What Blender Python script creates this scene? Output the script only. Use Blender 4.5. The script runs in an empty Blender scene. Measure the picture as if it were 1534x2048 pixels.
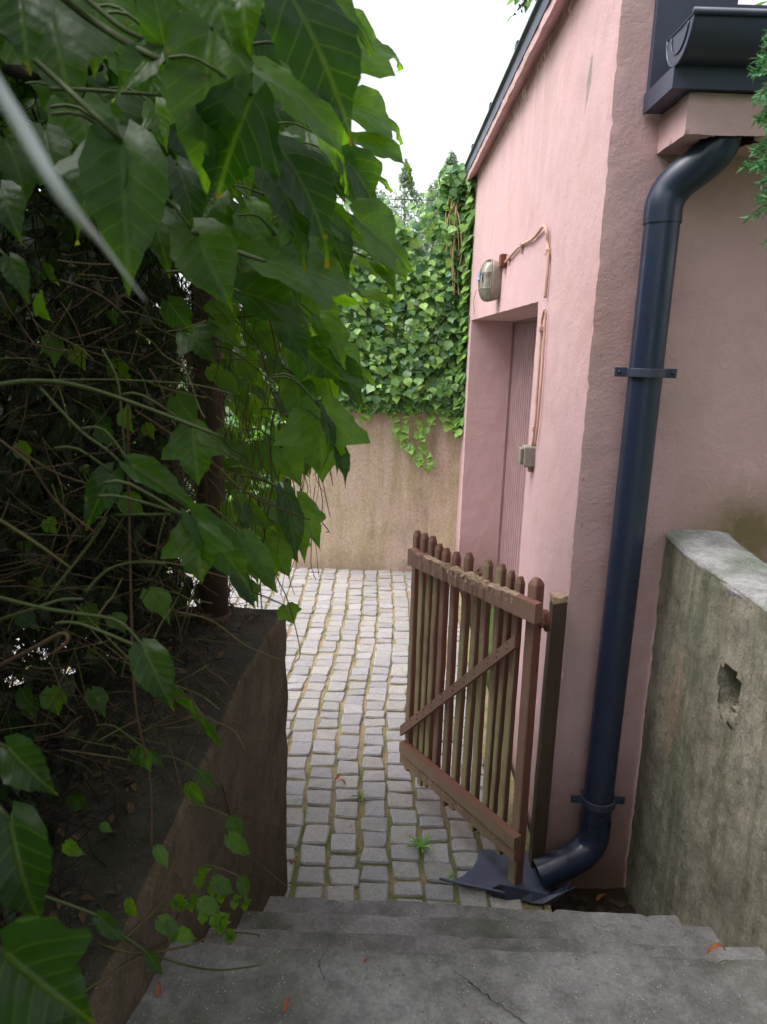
import bpy, math, random
import numpy as np
from mathutils import Vector, Matrix, noise
random.seed(7); rng = np.random.default_rng(11)
sc = bpy.context.scene
COL = sc.collection
R = math.radians

# ------------------------------------------------------------------ camera
F = 1479.; TH = R(12.7); RO = R(1.76); H = 2.0
_r = np.array([1, 0, 0.]); _u = np.array([0, math.sin(TH), math.cos(TH)]); _f = np.array([0, math.cos(TH), -math.sin(TH)])
CR = _r*math.cos(RO) + _u*math.sin(RO); CU = _u*math.cos(RO) - _r*math.sin(RO); CC = np.array([0, 0, H])
cam_d = bpy.data.cameras.new('camera'); cam = bpy.data.objects.new('camera', cam_d); COL.objects.link(cam)
M = Matrix.Identity(4)
for i in range(3):
    M[i][0] = CR[i]; M[i][1] = CU[i]; M[i][2] = -_f[i]; M[i][3] = CC[i]
cam.matrix_world = M
cam_d.sensor_fit = 'VERTICAL'; cam_d.sensor_height = 36; cam_d.lens = 36*F/2048
cam_d.clip_start = .02; cam_d.clip_end = 500
cam_d.dof.use_dof = True; cam_d.dof.focus_distance = 3.4; cam_d.dof.aperture_fstop = 9.0
sc.camera = cam
def ray(x, y): return _f + CR*(x-767)/F - CU*(y-1024)/F
def onz(x, y, z): d = ray(x, y); return CC + d*(z-H)/d[2]
def ony(x, y, Y): d = ray(x, y); return CC + d*Y/d[1]
def onx(x, y, X): d = ray(x, y); return CC + d*X/d[0]
def dep(x, y, D): return CC + ray(x, y)*D

# ------------------------------------------------------------------ materials
def S(c):  # sRGB 0-255 -> linear
    return tuple(((v/255.)/12.92 if v/255. <= .04045 else ((v/255.+.055)/1.055)**2.4) for v in c) + (1.,)
class N:
    def __init__(s, name):
        s.m = bpy.data.materials.new(name); s.m.use_nodes = True
        s.t = s.m.node_tree; s.n = s.t.nodes; s.l = s.t.links
        s.b = s.n['Principled BSDF']; s.tc = s.n.new('ShaderNodeTexCoord'); s.out = s.n['Material Output']
        g = s.n.new('ShaderNodeNewGeometry'); s.pos = g.outputs['Position']; s.nor = g.outputs['Normal']
    def link(s, a, b): s.l.new(a, b)
    def map(s, sc_=(1, 1, 1), src=None, loc=(0, 0, 0)):
        k = s.n.new('ShaderNodeMapping'); k.inputs['Scale'].default_value = sc_; k.inputs['Location'].default_value = loc
        s.link(src or s.pos, k.inputs['Vector']); return k.outputs[0]
    def noise(s, scale, detail=4, rough=.6, vec=None, dist=0):
        k = s.n.new('ShaderNodeTexNoise'); k.inputs['Scale'].default_value = scale; k.inputs['Detail'].default_value = detail
        k.inputs['Roughness'].default_value = rough; k.inputs['Distortion'].default_value = dist
        s.link(vec or s.pos, k.inputs['Vector']); return k.outputs['Fac']
    def voro(s, scale, vec=None, feature='F1'):
        k = s.n.new('ShaderNodeTexVoronoi'); k.feature = feature; k.inputs['Scale'].default_value = scale
        s.link(vec or s.pos, k.inputs['Vector']); return k.outputs['Distance']
    def ramp(s, fac, stops):
        k = s.n.new('ShaderNodeValToRGB'); e = k.color_ramp.elements
        while len(e) < len(stops): e.new(.5)
        for i, (p, c) in enumerate(stops):
            e[i].position = p; e[i].color = c if len(c) == 4 else tuple(c)+(1,)
        s.link(fac, k.inputs[0]); return k.outputs[0]
    def rampv(s, fac, a, b, lo=0, hi=1):
        k = s.n.new('ShaderNodeMapRange'); k.inputs[1].default_value = a; k.inputs[2].default_value = b
        k.inputs[3].default_value = lo; k.inputs[4].default_value = hi; s.link(fac, k.inputs[0]); return k.outputs[0]
    def mix(s, fac, a, b, mode='MIX'):
        k = s.n.new('ShaderNodeMix'); k.data_type = 'RGBA'; k.blend_type = mode
        if isinstance(fac, (int, float)): k.inputs[0].default_value = fac
        else: s.link(fac, k.inputs[0])
        for v, i in ((a, 6), (b, 7)):
            if isinstance(v, tuple): k.inputs[i].default_value = v if len(v) == 4 else v+(1,)
            else: s.link(v, k.inputs[i])
        return k.outputs[2]
    def math(s, op, a, b=0.):
        k = s.n.new('ShaderNodeMath'); k.operation = op
        for v, i in ((a, 0), (b, 1)):
            if isinstance(v, (int, float)): k.inputs[i].default_value = v
            else: s.link(v, k.inputs[i])
        return k.outputs[0]
    def sep(s, v=None):
        k = s.n.new('ShaderNodeSeparateXYZ'); s.link(v or s.pos, k.inputs[0]); return k.outputs
    def attr(s, name):
        k = s.n.new('ShaderNodeAttribute'); k.attribute_name = name; return k.outputs['Color']
    def bump(s, h, strength=.5, dist=.01):
        k = s.n.new('ShaderNodeBump'); k.inputs['Strength'].default_value = strength; k.inputs['Distance'].default_value = dist
        s.link(h, k.inputs['Height'])
        if s.b.inputs['Normal'].is_linked: s.link(s.b.inputs['Normal'].links[0].from_socket, k.inputs['Normal'])
        s.link(k.outputs[0], s.b.inputs['Normal'])
    def col(s, c):
        if isinstance(c, tuple): s.b.inputs['Base Color'].default_value = c if len(c) == 4 else c+(1,)
        else: s.link(c, s.b.inputs['Base Color'])
    def set(s, **k):
        for a, v in k.items():
            i = s.b.inputs[a.replace('_', ' ')]
            if isinstance(v, (int, float)): i.default_value = v
            else: s.link(v, i)
        return s

MAT = {}
SCY, SCZ = 2.92, 2.94
def stucco():
    a = N('pink_stucco'); big = a.noise(1.3, 5, .6); fine = a.noise(9, 6, .65); st = a.noise(3, 5, .6, a.map((2.2, 2.2, .22)))
    c = a.ramp(big, [(.3, S((194, 155, 154))), (.46, S((200, 164, 166))), (.56, S((197, 162, 165))), (.7, S((190, 151, 150)))])
    c = a.mix(a.rampv(st, .52, .75, 0, .45), c, S((196, 168, 160)))
    c = a.mix(a.rampv(fine, .54, .8, 0, .32), c, S((178, 134, 126)))
    c = a.mix(a.rampv(a.noise(90, 4, .7), .58, .75, 0, .35), c, S((170, 124, 118)))
    c = a.mix(a.rampv(a.voro(14, a.map((1, 1, .5))), .07, .03, 0, .5), c, S((120, 92, 84)))
    xyz = a.sep()
    gr = a.math('MULTIPLY', a.rampv(xyz[2], 2.5, 3.3, 0, 1), a.rampv(a.noise(2.4, 6, .65, a.map((2.6, 2.6, .25), loc=(1, 5, 2))), .47, .66, 0, .55)); c = a.mix(gr, c, S((166, 142, 132)))
    # chipped grey scar and old paint runs high on the facade near the corner
    ey = a.math('ABSOLUTE', a.math('ADD', a.math('SUBTRACT', xyz[1], SCY), a.math('MULTIPLY', a.math('SUBTRACT', xyz[2], SCZ), .25))); ez = a.math('ABSOLUTE', a.math('SUBTRACT', xyz[2], SCZ))
    ed = a.math('ADD', a.math('MULTIPLY', ey, 18.), a.math('MULTIPLY', ez, 7.)); ed = a.math('ADD', ed, a.math('MULTIPLY', a.noise(30, 5, .7, a.map((1, 1, .4))), 1.6))
    c = a.mix(a.rampv(ed, 1.55, 1.35, 0, .8), c, S((132, 128, 112)))
    er = a.noise(2.6, 5, .6, a.map((1, 1.6, .22), loc=(4, 1, 0))); c = a.mix(a.rampv(er, .56, .585, 0, .16), c, S((182, 148, 140)))
    # green-brown stain on the wall above the parapet and grime along the foot of the wall
    dz = a.math('ABSOLUTE', a.math('SUBTRACT', xyz[2], 1.36)); sx = a.rampv(xyz[0], .98, 1.25, 0, 1)
    stain = a.math('MULTIPLY', a.rampv(a.math('ADD', dz, a.math('MULTIPLY', a.math('SUBTRACT', fine, .5), .35)), .28, .02, 0, 1), sx)
    k = a.n.new('ShaderNodeMath'); k.operation = 'MAXIMUM'; k.inputs[1].default_value = 0; a.link(stain, k.inputs[0])
    c = a.mix(a.math('MULTIPLY', k.outputs[0], .9), c, S((104, 92, 52)))
    foot = a.rampv(a.math('ADD', xyz[2], a.math('MULTIPLY', fine, .45)), .72, .16, 0, .8)
    c = a.mix(foot, c, S((120, 92, 74)))
    # scuffed old patches
    v = a.noise(5, 8, .7, a.map((1, 1, .35)), 1.2)
    c = a.mix(a.rampv(v, .66, .70, 0, .5), c, S((196, 170, 164)))
    a.col(c); a.set(Roughness=.88)
    c2 = a.noise(70, 5, .75); a.bump(a.noise(2.5, 3, .5), .25, .03); a.bump(a.noise(24, 5, .65), .6, .006); a.bump(c2, .6, .005)
    MAT['stucco'] = a.m
stucco()
def oldwall():
    a = N('weathered_render'); st = a.noise(3.2, 6, .62, a.map((2.4, 1, .3))); blot = a.noise(2.2, 6, .62); fine = a.noise(60, 4, .7)
    c = a.ramp(blot, [(.32, S((200, 184, 152))), (.5, S((208, 188, 168))), (.62, S((218, 192, 180))), (.8, S((186, 168, 136)))])
    c = a.mix(a.rampv(st, .5, .72, 0, .7), c, S((160, 146, 98)))
    xyz = a.sep()
    rt = a.math('MULTIPLY', a.rampv(xyz[0], .05, .5, 0, 1), a.rampv(a.noise(4, 5, .6, a.map((1, 1, .3))), .42, .62, 0, 1))
    c = a.mix(a.math('MULTIPLY', rt, .75), c, S((112, 100, 86)))
    c = a.mix(a.rampv(a.noise(5, 4, .6, a.map((1.6, 1, .35), loc=(3, 0, 0))), .63, .7, 0, .7), c, S((214, 158, 132)))
    c = a.mix(a.rampv(a.math('ADD', xyz[2], a.math('MULTIPLY', blot, .5)), .42, .15, 0, .6), c, S((122, 104, 82)))
    c = a.mix(a.rampv(fine, .4, .7, .0, .55), c, S((140, 118, 92)))
    a.col(c); a.set(Roughness=.92); a.bump(fine, .6, .004); a.bump(a.noise(6, 4, .6), .4, .02)
    MAT['oldwall'] = a.m
oldwall()
def concrete(name, base, dark, green, streaky=False, sc_=1., bumpd=.003, pits=True, pink=False, coarse=140):
    a = N(name); big = a.noise(3.5*sc_, 6, .65); fine = a.noise(coarse, 5, .75); mid = a.noise(16*sc_, 5, .65)
    c = a.ramp(big, [(.3, S(dark)), (.55, S(base)), (.75, S(tuple(min(255, v+10) for v in base)))])
    mo = a.noise(4.2, 5, .6, a.map((3.5, 3.5, .45)) if streaky else None)
    c = a.mix(a.rampv(mo, .48, .68, 0, .8), c, S(green))
    c = a.mix(a.rampv(mid, .46, .7, 0, .5), c, S(tuple(int(v*.55) for v in dark)))
    if pits:
        sp = a.voro(110); c = a.mix(a.math('MULTIPLY', a.rampv(sp, .22, .08, 0, .9), a.rampv(a.noise(24, 3, .6, a.map((1, 1, 1), loc=(9, 4, 2))), .45, .62, 0, 1)), c, S(tuple(min(255, v+70) for v in base)))
        sp2 = a.voro(31, a.map((1, 1, 1), loc=(5, 2, 1))); c = a.mix(a.rampv(sp2, .1, .05, 0, .7), c, S((40, 38, 34)))
    if pink:
        xyz = a.sep()
        px = a.math('ABSOLUTE', a.math('SUBTRACT', xyz[1], 2.36)); pz = a.math('ABSOLUTE', a.math('SUBTRACT', xyz[2], .80))
        d = a.math('ADD', a.math('MULTIPLY', px, 4.0), a.math('MULTIPLY', pz, 1.6))
        d = a.math('ADD', d, a.math('MULTIPLY', a.noise(9, 4, .6, a.map((4, 4, .5))), .8))
        c = a.mix(a.rampv(d, .82, .62, 0, .85), c, S((206, 172, 150)))
        c = a.mix(a.rampv(a.noise(12, 5, .65, a.map((1, 1.6, .55), loc=(2, 7, 4))), .62, .68, 0, .55), c, S((166, 152, 122)))
        g2 = a.math('ABSOLUTE', a.math('SUBTRACT', xyz[1], 2.30))
        c = a.mix(a.math('MULTIPLY', a.rampv(g2, .22, .03, 0, .6), a.rampv(a.noise(5, 4, .6, a.map((5, 5, .5))), .35, .6, 0, 1)), c, S((110, 122, 96)))
    c = a.mix(a.rampv(fine, .35, .7, 0, .45), c, S(tuple(int(v*.6) for v in dark)))
    a.col(c); a.set(Roughness=.93); a.bump(fine, .8, bumpd); a.bump(mid, .5, bumpd*2.5)
    MAT[name] = a.m
concrete('step_concrete', (168, 164, 164), (120, 116, 116), (98, 100, 82), coarse=100, bumpd=.008)
concrete('rough_cast', (204, 195, 176), (152, 145, 124), (128, 130, 98), streaky=True, bumpd=.03, pits=False, pink=True, coarse=90)
concrete('coping_concrete', (176, 173, 174), (122, 122, 120), (100, 116, 92), coarse=90)
concrete('wall_top', (82, 74, 64), (56, 49, 42), (56, 54, 36), bumpd=.012, coarse=90)
concrete('wall_concrete', (112, 94, 76), (78, 64, 52), (84, 80, 46), streaky=True, bumpd=.012, coarse=90)
def sett():
    a = N('granite_sett'); t = a.attr('tint'); sp = a.noise(260, 3, .8); m = a.noise(22, 4, .6)
    c = a.mix(a.rampv(sp, .38, .66, 0, .75), t, S((106, 104, 108)))
    c = a.mix(a.rampv(a.noise(45, 4, .7), .5, .72, 0, .5), c, S((124, 118, 112)))
    c = a.mix(a.rampv(a.noise(420, 2, .8), .62, .7, 0, .6), c, S((226, 222, 224)))
    c = a.mix(a.rampv(m, .55, .8, 0, .5), c, S((148, 142, 124)))
    a.col(c); a.set(Roughness=.8); a.bump(sp, .5, .003); a.bump(m, .6, .008); a.bump(a.noise(60, 4, .7), .5, .005); MAT['sett'] = a.m
    a = N('joint_fill'); n1 = a.noise(5, 6, .65); n2 = a.noise(120, 4, .75)
    xy_ = a.sep(); n1 = a.math('ADD', n1, a.rampv(xy_[1], 3.6, 2.4, 0, .09))
    c = a.ramp(n1, [(.38, S((176, 154, 128))), (.5, S((166, 152, 114))), (.6, S((134, 133, 90))), (.72, S((114, 120, 66)))])
    c = a.mix(a.rampv(n2, .4, .7, 0, .6), c, S((84, 74, 50)))
    c = a.mix(a.rampv(a.voro(90), .2, .08, 0, .8), c, S((188, 170, 146)))
    a.col(c); a.set(Roughness=1.); a.bump(n2, 1., .01); MAT['joint'] = a.m
    a = N('soil'); n1 = a.noise(12, 6, .7)
    a.col(a.ramp(n1, [(.3, S((40, 33, 27))), (.6, S((70, 56, 44))), (.8, S((92, 74, 58)))])); a.set(Roughness=1.); a.bump(a.noise(60, 5, .7), 1., .015); MAT['soil'] = a.m
    a = N('grassy_ground'); n1 = a.noise(3, 6, .7)
    a.col(a.ramp(n1, [(.3, S((64, 78, 40))), (.6, S((88, 104, 52))), (.8, S((112, 104, 72)))])); a.set(Roughness=1.); a.bump(a.noise(40, 5, .7), 1., .02); MAT['ground'] = a.m
sett()
def wood(name, c1, c2, moss, mossamt, seed=0., wl=.38):
    a = N(name); g = a.noise(6, 6, .7, a.map((14, 14, .8), loc=(seed, 0, 0))); n1 = a.noise(4.5, 5, .6, a.map((1, 1, .5), loc=(seed*3, seed, 0))); f = a.noise(90, 4, .7, a.map((1, 1, .3)))
    c = a.ramp(g, [(.3, S(c1)), (.6, S(c2)), (.8, S(tuple(int(v*.8) for v in c1)))])
    xyz = a.sep(); z = a.rampv(xyz[2], 1.25, .1, -.12, .14)
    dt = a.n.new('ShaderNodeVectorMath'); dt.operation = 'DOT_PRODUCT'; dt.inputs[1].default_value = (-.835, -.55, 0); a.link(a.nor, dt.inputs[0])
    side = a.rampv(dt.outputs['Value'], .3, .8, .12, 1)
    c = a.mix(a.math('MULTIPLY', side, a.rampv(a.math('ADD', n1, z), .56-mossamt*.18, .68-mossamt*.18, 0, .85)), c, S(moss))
    c = a.mix(a.math('MULTIPLY', side, wl), c, S((196, 166, 146)))  # lightens the gate's broad faces in colour, standing in for light on them
    c = a.mix(a.rampv(f, .62, .72, 0, .7), c, S((52, 36, 30)))
    a.col(c); a.set(Roughness=.72); a.bump(g, .4, .002); a.bump(f, .4, .001); MAT[name] = a.m
wood('picket_wood_green', (118, 72, 60), (104, 66, 52), (166, 168, 112), 1.0, 2.)
wood('picket_wood_red', (122, 70, 62), (108, 58, 52), (132, 128, 90), .3, 5.)
wood('rail_wood', (132, 86, 76), (118, 74, 64), (122, 112, 74), .1, 9.)
wood('post_wood', (72, 50, 40), (58, 40, 31), (66, 60, 36), .3, 3., .05)
def rot():
    a = N('rotten_wood'); g = a.noise(9, 7, .75, a.map((3, 3, 14))); f = a.noise(70, 5, .75)
    a.col(a.ramp(f, [(.25, S((104, 78, 60))), (.5, S((182, 154, 130))), (.75, S((222, 202, 180)))])); a.set(Roughness=.95)
    a.bump(f, 1., .008); a.bump(g, .8, .01); MAT['rot'] = a.m
rot()
def simple(name, c, rough=.5, metal=0., n=None, spec=None, bump=None, coat=0.):
    a = N(name); c = S(c)
    if n:
        k = a.noise(n, 5, .65); a.col(a.mix(a.rampv(k, .35, .75, 0, .8), c, tuple(v*.66 for v in c[:3])))
        a.set(Roughness=a.rampv(k, .3, .7, max(0, rough-.08), min(1, rough+.12)))
    else: a.col(c); a.set(Roughness=rough)
    a.set(Metallic=metal)
    if coat: a.set(Coat_Weight=coat)
    if bump: a.bump(a.noise(bump[0], 4, .6), bump[1], bump[2])
    MAT[name] = a.m; return a
simple('pipe_paint', (40, 48, 70), .28, 0, 7, bump=(9, .08, .004))
simple('dark_metal', (60, 64, 84), .42, 0, 6, bump=(8, .1, .004))
simple('tray_metal', (88, 96, 118), .45, .1, 10, bump=(22, .3, .006))
simple('door_board', (142, 112, 114), .55, 0, 5)
simple('black_gap', (34, 26, 26), .9)
simple('cable_paint', (204, 166, 150), .75, 0, 40)
simple('rust', (112, 66, 50), .9, 0, 60)
simple('lamp_metal', (150, 140, 128), .6, .2, 40)
simple('switch_plastic', (150, 146, 136), .5, 0, 40)
simple('blue_tape', (110, 160, 200), .5)
simple('fence_green', (44, 84, 70), .5)
simple('grey_post', (98, 104, 122), .5, 0, 10)
simple('kerb', (170, 166, 162), .9, 0, 10, bump=(60, .5, .004))
simple('crack', (30, 28, 26), 1.)
simple('twig_dark', (36, 28, 22), .95, 0, 30)
simple('twig_brown', (84, 60, 42), .9, 0, 30)
simple('vine_green', (74, 84, 44), .7, 0, 30)
simple('vine_olive', (92, 84, 48), .8, 0, 25)
simple('dead_leaf', (160, 92, 62), .85, 0, 50)
simple('cobweb', (205, 196, 190), .9)
simple('litter_brown', (92, 70, 48), .95, 0, 60)
simple('dry_stem', (196, 170, 128), .9, 0, 30)
simple('dark_stone', (78, 66, 56), .9, 0, 40)
simple('pale_glint', (214, 214, 226), .3)  # highlight of a near leaf edge held as a pale colour
simple('bark', (88, 72, 58), .95, 0, 14, bump=(20, .8, .01))
def glass():
    a = N('dirty_glass'); k = a.noise(18, 5, .7); a.col(a.mix(a.rampv(k, .4, .7, 0, 1), S((176, 174, 160)), S((104, 100, 84))))
    a.set(Roughness=.35, Transmission_Weight=.35, IOR=1.3); w = a.sep()
    a.bump(a.math('SINE', a.math('MULTIPLY', w[2], 420.)), .2, .001); MAT['glass'] = a.m
glass()
def leafmat(name, c1, c2, trans, rough=.42, vein=.35, spec=.5, tcol=None):
    a = N(name); t = a.attr('tint'); uv = a.sep(a.tc.outputs['UV'])
    c = a.mix(a.sep(t)[0], S(c1), S(c2))
    au = a.math('ABSOLUTE', a.math('SUBTRACT', uv[0], .5))
    mid = a.rampv(au, .03, .008, 0, 1)
    ph = a.math('MULTIPLY', a.math('SUBTRACT', uv[1], a.math('MULTIPLY', au, .75)), 6.5*2*math.pi)
    side = a.rampv(a.math('SINE', ph), .9, 1., 0, .8)
    mx = a.n.new('ShaderNodeMath'); mx.operation = 'MAXIMUM'; a.link(mid, mx.inputs[0]); a.link(side, mx.inputs[1])
    v = a.math('MULTIPLY', mx.outputs[0], vein)
    c = a.mix(v, c, S((128, 152, 84)))
    c = a.mix(a.rampv(a.noise(40, 4, .6), .45, .75, 0, .35), c, tuple(x*.6 for x in S(c1)[:3]))
    c = a.mix(a.math('MULTIPLY', a.rampv(uv[1], .9, 1., 0, .6), a.rampv(a.sep(t)[0], .05, .3, .9, 0)), c, S((120, 84, 48)))
    c = a.mix(a.rampv(a.voro(22), .09, .05, 0, .5), c, S((110, 96, 44)))
    a.col(c); a.set(Roughness=rough, Specular_IOR_Level=spec)
    a.bump(a.math('SINE', ph), .10, .002); a.bump(mid, .3, .002); a.bump(a.noise(55, 3, .5), .3, .004)
    tr = a.n.new('ShaderNodeBsdfTranslucent'); tc = a.mix(1., c, tcol or (3.6, 4.0, .8), 'MULTIPLY'); a.link(tc, tr.inputs['Color'])
    ms = a.n.new('ShaderNodeMixShader'); ms.inputs[0].default_value = trans
    a.link(a.b.outputs[0], ms.inputs[1]); a.link(tr.outputs[0], ms.inputs[2]); a.link(ms.outputs[0], a.out.inputs['Surface'])
    MAT[name] = a.m
leafmat('creeper_leaf', (28, 54, 24), (74, 106, 38), .56, .36, .15, tcol=(5.2, 5.2, .7))
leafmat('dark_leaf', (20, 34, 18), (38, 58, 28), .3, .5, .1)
leafmat('ivy_leaf', (58, 104, 74), (156, 196, 100), .25, .38, .3, tcol=(1.6, 1.75, .6))
leafmat('shrub_leaf', (92, 132, 72), (150, 182, 104), .4, .5, .1, tcol=(1.3, 1.4, .8))
leafmat('birch_leaf', (132, 152, 130), (172, 186, 156), .4, .6, .0, tcol=(1.1, 1.15, 1.))
leafmat('conifer_leaf', (70, 126, 88), (124, 178, 122), .2, .6, .0, tcol=(1.3, 1.4, .9))

# ------------------------------------------------------------------ mesh helpers
def tag(o, label=None, cat=None, group=None, kind=None):
    if label: o['label'] = label
    if cat: o['category'] = cat
    if group: o['group'] = group
    if kind: o['kind'] = kind
    return o
def empty(name, loc=(0, 0, 0), **k):
    o = bpy.data.objects.new(name, None); COL.objects.link(o); o.location = loc; o.empty_display_size = .1
    return tag(o, **k)
class MB:
    def __init__(s): s.v = []; s.f = []; s.uv = []; s.c = []; s.mi = []; s.n = 0
    def add(s, vs, fs, uv=None, col=None, mi=0):
        vs = np.asarray(vs, float); s.v.append(vs)
        for f in fs: s.f.append([i+s.n for i in f]); s.mi.append(mi)
        s.uv.append(np.asarray(uv, float) if uv is not None else np.zeros((len(vs), 2)))
        s.c.append(np.tile(np.array(col if col is not None else (.5, .5, .5)), (len(vs), 1)))
        s.n += len(vs); return s
    def box(s, p0, p1, mi=0, col=None):
        x0, y0, z0 = p0; x1, y1, z1 = p1
        vs = [(x0,y0,z0),(x1,y0,z0),(x1,y1,z0),(x0,y1,z0),(x0,y0,z1),(x1,y0,z1),(x1,y1,z1),(x0,y1,z1)]
        return s.add(vs, [(3,2,1,0),(4,5,6,7),(0,1,5,4),(1,2,6,5),(2,3,7,6),(3,0,4,7)], mi=mi, col=col)
    def tube(s, pts, r, n=6, mi=0, col=None, cap=True, sub=1):
        pts = [Vector(p) for p in pts]
        if sub > 1 and len(pts) > 2: pts = cr(pts, sub)
        k = len(pts); rr = r if hasattr(r, '__len__') else [r]*k
        if len(rr) != k: rr = np.interp(np.linspace(0, 1, k), np.linspace(0, 1, len(rr)), rr)
        vs = []; fs = []; up = None
        for i, p in enumerate(pts):
            t = (pts[min(i+1, k-1)]-pts[max(i-1, 0)]).normalized()
            if up is None:
                up = t.orthogonal().normalized()
            else:
                up = (up - t*up.dot(t)); up = up.normalized() if up.length > 1e-6 else t.orthogonal().normalized()
            w = t.cross(up)
            for j in range(n):
                a = 2*math.pi*j/n; vs.append(p+(up*math.cos(a)+w*math.sin(a))*rr[i])
        for i in range(k-1):
            for j in range(n):
                a = i*n+j; b = i*n+(j+1) % n; fs.append((a, b, b+n, a+n))
        if cap: fs.append(tuple(range(n-1, -1, -1))); fs.append(tuple(range((k-1)*n, k*n)))
        return s.add([tuple(v) for v in vs], fs, mi=mi, col=col)
    def grid(s, fn, nu, nv, mi=0, flip=False, col=None):
        vs = [fn(i/nu, j/nv) for j in range(nv+1) for i in range(nu+1)]; fs = []
        for j in range(nv):
            for i in range(nu):
                a = j*(nu+1)+i; q = (a, a+1, a+nu+2, a+nu+1); fs.append(q[::-1] if flip else q)
        return s.add(vs, fs, mi=mi, col=col)
    def quad(s, a, b, c, d, res=.03, mi=0):
        a, b, c, d = (np.array(p, float) for p in (a, b, c, d))
        nu = max(1, int(round(max(np.linalg.norm(b-a), np.linalg.norm(c-d))/res))); nv = max(1, int(round(max(np.linalg.norm(d-a), np.linalg.norm(c-b))/res)))
        return s.grid(lambda u, v: tuple((a*(1-u)+b*u)*(1-v)+(d*(1-u)+c*u)*v), nu, nv, mi)
    def build(s, name, mats, parent=None, smooth=True, disp=None, merge=False, loc=None, bevel=0, sharp=0):
        V = np.concatenate(s.v); 
        if disp:
            amp, scl = disp[:2]
            for i in range(len(V)):
                q = Vector(V[i]); V[i] += np.array(noise.noise_vector(q*scl))*amp + np.array(noise.noise_vector(q*scl*4.3))*amp*.45
        if loc is not None: V = V-np.array(loc)
        me = bpy.data.meshes.new(name); me.from_pydata(V.tolist(), [], s.f)
        if not isinstance(mats, (list, tuple)): mats = [mats]
        for m in mats: me.materials.append(MAT[m] if isinstance(m, str) else m)
        me.polygons.foreach_set('material_index', s.mi)
        if smooth is True: me.polygons.foreach_set('use_smooth', [True]*len(me.polygons))
        lv = np.empty(len(me.loops), int); me.loops.foreach_get('vertex_index', lv)
        ul = me.uv_layers.new(name='UVMap'); ul.data.foreach_set('uv', np.concatenate(s.uv)[lv].ravel())
        ca = me.color_attributes.new('tint', 'FLOAT_COLOR', 'POINT'); C = np.concatenate(s.c); ca.data.foreach_set('color', np.hstack([C, np.ones((len(C), 1))]).ravel())
        o = bpy.data.objects.new(name, me); COL.objects.link(o)
        if merge:
            import bmesh
            b = bmesh.new(); b.from_mesh(me); bmesh.ops.remove_doubles(b, verts=b.verts, dist=.0008); bmesh.ops.recalc_face_normals(b, faces=b.faces); b.to_mesh(me); b.free()
        if parent:
            o.parent = parent
            if parent.type == 'EMPTY' or parent.location.length > 0: o.matrix_parent_inverse = Matrix.Translation(-wloc(parent))
        if loc is not None: o.location = loc
        if smooth is True and sharp: me.set_sharp_from_angle(angle=R(sharp))
        if bevel:
            md = o.modifiers.new('b', 'BEVEL'); md.width = bevel; md.segments = 2; md.limit_method = 'ANGLE'; md.angle_limit = R(40)
        return o
def wloc(o):
    v = Vector(o.location); return v
def cr(P, sub):
    out = []; n = len(P)
    for i in range(n-1):
        p0 = P[max(i-1, 0)]; p1 = P[i]; p2 = P[i+1]; p3 = P[min(i+2, n-1)]
        for k in range(sub):
            t = k/sub; out.append(.5*((2*p1)+(p2-p0)*t+(2*p0-5*p1+4*p2-p3)*t*t+(3*p1-p0-3*p2+p3)*t*t*t))
    out.append(P[-1]); return out

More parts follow.
